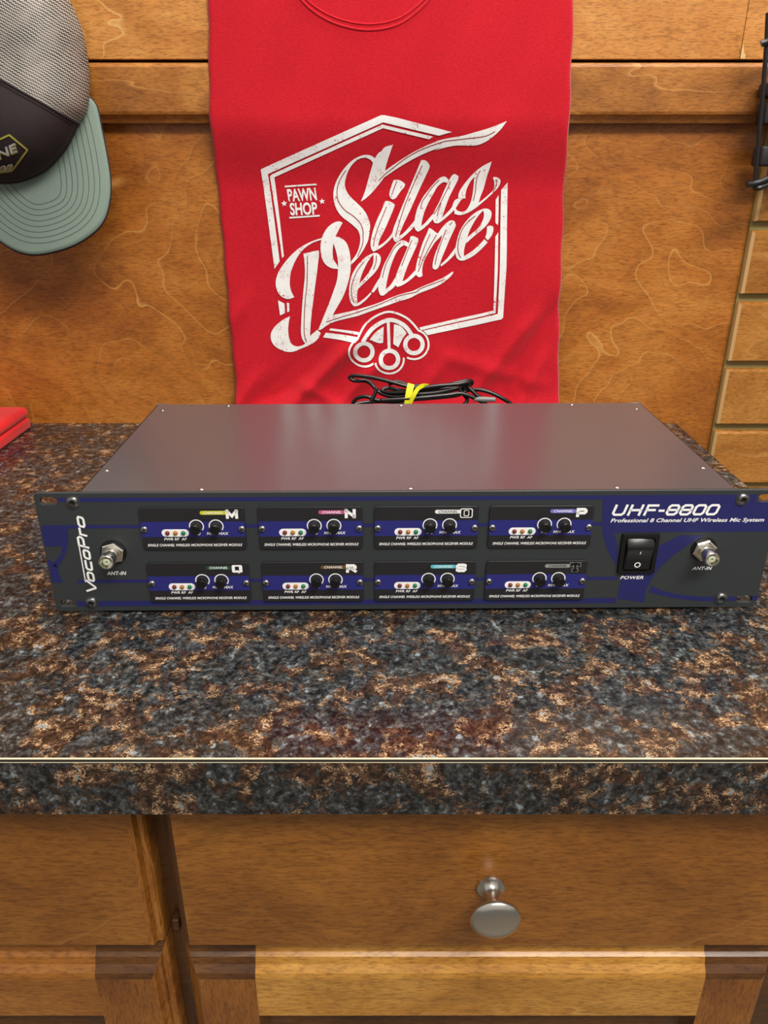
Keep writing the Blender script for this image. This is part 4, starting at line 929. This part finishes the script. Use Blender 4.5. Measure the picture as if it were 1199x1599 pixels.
b = MB(); b.lathe(-395, 290, [(5, 0), (5, 20), (7, 23), (4, 25)], BLACK, 16, y0=403.8); tag(b.build('wall_peg', loc=(-395, 404, 290), smooth=True), 'black wall peg behind the cap, carrying it', 'peg')

# ================================================================== RED BOX
rb = thing('jewelry_box', (-480, 360, 0), 'red velvet jewelry box on the counter at the left edge', 'jewelry box'); BL = (-480, 360, 0)
b = MB(); b.bbox(-530, -430, 296, 408, .1, 12.8, VELVET, 3.0, 4); b.build('base', rb, smooth=True, loc=BL)
b = MB(); b.bbox(-531, -429.5, 295, 409, 13.2, 26, VELVET, 6.5, 6); b.build('lid', rb, smooth=True, loc=BL)

# ================================================================== CABLE BUNDLE behind the unit
cb = thing('cable_bundle', (-10, 355, 0), 'coiled black cables tied with a yellow band behind the receiver', 'cables'); KL = (-10, 355, 0)
def K(px, py, Y=350): p = ony(500 + px / 3.747, 560 + py / 3.747, Y); return tuple(p)
cabs = [
 [(190, 125, 352), (172, 112, 356), (200, 100, 352), (300, 110, 348), (420, 138, 344), (520, 165, 342), (640, 175, 340), (760, 150, 344), (870, 128, 350), (882, 150, 354), (800, 178, 350), (680, 200, 346), (540, 212, 344), (430, 222, 346), (350, 200, 350), (300, 150, 354), (265, 130, 356), (225, 130, 354), (195, 128, 352), (176, 116, 353)],
 [(190, 262, 346), (215, 232, 344), (270, 222, 342), (340, 245, 340), (420, 250, 338), (560, 238, 338), (700, 226, 340), (800, 214, 342), (850, 190, 346), (830, 175, 350), (740, 176, 352), (620, 184, 350), (500, 190, 350), (400, 172, 352), (360, 186, 350), (410, 200, 346), (520, 196, 342)],
 [(330, 170, 342), (318, 210, 340), (300, 250, 338), (300, 330, 336), (420, 330, 336), (600, 320, 336), (780, 300, 338), (860, 245, 342), (815, 180, 344), (850, 150, 346)],
 [(560, 180, 338), (680, 160, 338), (800, 150, 340), (868, 138, 344), (860, 160, 346), (900, 200, 344), (950, 245, 342), (990, 300, 342)],
 [(860, 186, 348), (930, 182, 346), (1000, 200, 344), (1070, 235, 342), (1120, 270, 342), (1160, 330, 342), (1100, 420, 350)],
 [(400, 150, 350), (450, 135, 352), (520, 158, 348), (600, 160, 346)],
 [(350, 245, 336), (470, 238, 334), (600, 228, 334), (740, 214, 336), (830, 205, 338), (920, 240, 338), (960, 262, 338)]]
for c_ in cabs:
    b = MB(); b.tube([K(*p) for p in c_], 2.15, CABLE, 10, 6); b.build('cable', cb, smooth=True, loc=KL, autos='full')
b = MB()
for y, nn, rr_ in ((352, 5, 30), (372, 4, 26)):                       # the rest of the coil, down to the counter
    for k in range(nn):
        pts = [(-8 + (72 - 5 * k) * math.cos(t) + 3 * math.sin(3 * t + k), y + rr_ * math.sin(t) * .55, 2.2 + 8.2 * k + 4 * math.sin(2 * t + k) + 4) for t in np.linspace(0, 2 * math.pi, 22)[:-1]]
        b.tube(pts, 2.0, CABLE, 8, 3, True)
b.build('lower_coil', cb, smooth=True, loc=KL, autos='full')
b = MB()
def strap(pts, wd):
    P = [K(*p) for p in pts]; P = catmull([Vector(p) for p in P], 5)
    vs = []
    for i, p in enumerate(P):
        a = P[max(i - 1, 0)]; c2 = P[min(i + 1, len(P) - 1)]; t = (c2 - a).normalized(); n_ = t.cross(Vector((0, 1, 0))).normalized() * wd / 2
        vs += [p - n_, p + n_, p + n_ + Vector((0, .8, 0)), p - n_ + Vector((0, .8, 0))]
    fs = [(4 * i + k, 4 * i + (k + 1) % 4, 4 * i + 4 + (k + 1) % 4, 4 * i + 4 + k) for i in range(len(P) - 1) for k in range(4)]
    b.add(vs, fs + [(0, 1, 2, 3), (4 * len(P) - 4, 4 * len(P) - 3, 4 * len(P) - 2, 4 * len(P) - 1)], YEL)
strap([(532, 148, 337), (522, 190, 334), (514, 240, 332), (510, 300, 332), (512, 400, 334)], 7.2)
strap([(632, 160, 340), (600, 160, 335), (570, 178, 333), (545, 220, 331), (520, 270, 331)], 4.2)
b.build('yellow_tie', cb, loc=KL)
b = MB(); b.tube([K(900, 238, 338), K(940, 238, 338), K(1022, 240, 338)], [2.4, 3.0, 2.6], GREYP, 12, 3); b.build('grey_connector', cb, smooth=True, loc=KL)

# ================================================================== WIRE RACK at the right edge
wk = thing('wire_rack', (400, 390, 180), 'black wire rack hanging on the slat wall at the upper right edge', 'wire rack'); WL = (400, 390, 180)
def W(px, py, Y): return tuple(ony(px, py, Y))
b = MB(); b.tube([W(1199, 20, 372), W(1197, 60, 372), W(1193, 120, 372), W(1186, 200, 372), (W(1178, 288, 372))], 2.1, WIRE, 12, 4); b.build('upright_wire', wk, smooth=True, loc=WL)
b = MB(); b.tube([W(1188, 69, 368), W(1196, 66, 368), W(1230, 60, 372), W(1290, 56, 380)], 3.0, WIRE, 12, 4); b.build('cross_wire', wk, smooth=True, loc=WL)
b = MB(); b.tube([W(1166, 288, 366), W(1176, 287, 367), W(1190, 283, 368), W(1215, 272, 372), W(1300, 240, 385)], 3.0, WIRE, 12, 4)
b.tube([W(1178, 293, 370), W(1184, 294, 366), W(1199, 289, 368), W(1230, 280, 372), W(1300, 262, 385)], 2.6, WIRE, 12, 4); b.build('hook_wire', wk, smooth=True, loc=WL)
b = MB(); b.box(455, 470, 384, 413, 200, 420, WIRE); b.build('back_bracket', wk, loc=WL)
pt = []
for k, (y0, y1, x0) in enumerate(((128, 152, 1196), (160, 195, 1194), (228, 260, 1187))):
    a = W(x0, y0, 385); c_ = W(x0, y1, 385)
    b = MB(); b.bbox(min(a[0], c_[0]) - .5, 470, 378, 400, c_[2], a[2], POUCH, 2.5, 3)
    tag(b.build('accessory_case', loc=(430, 390, c_[2]), smooth=True), ['small black case on the wire rack, topmost at the right edge', 'black case in the middle of the wire rack at the right edge', 'black case lowest on the wire rack, above the hook'][k], 'case', 'black cases on the wire rack')
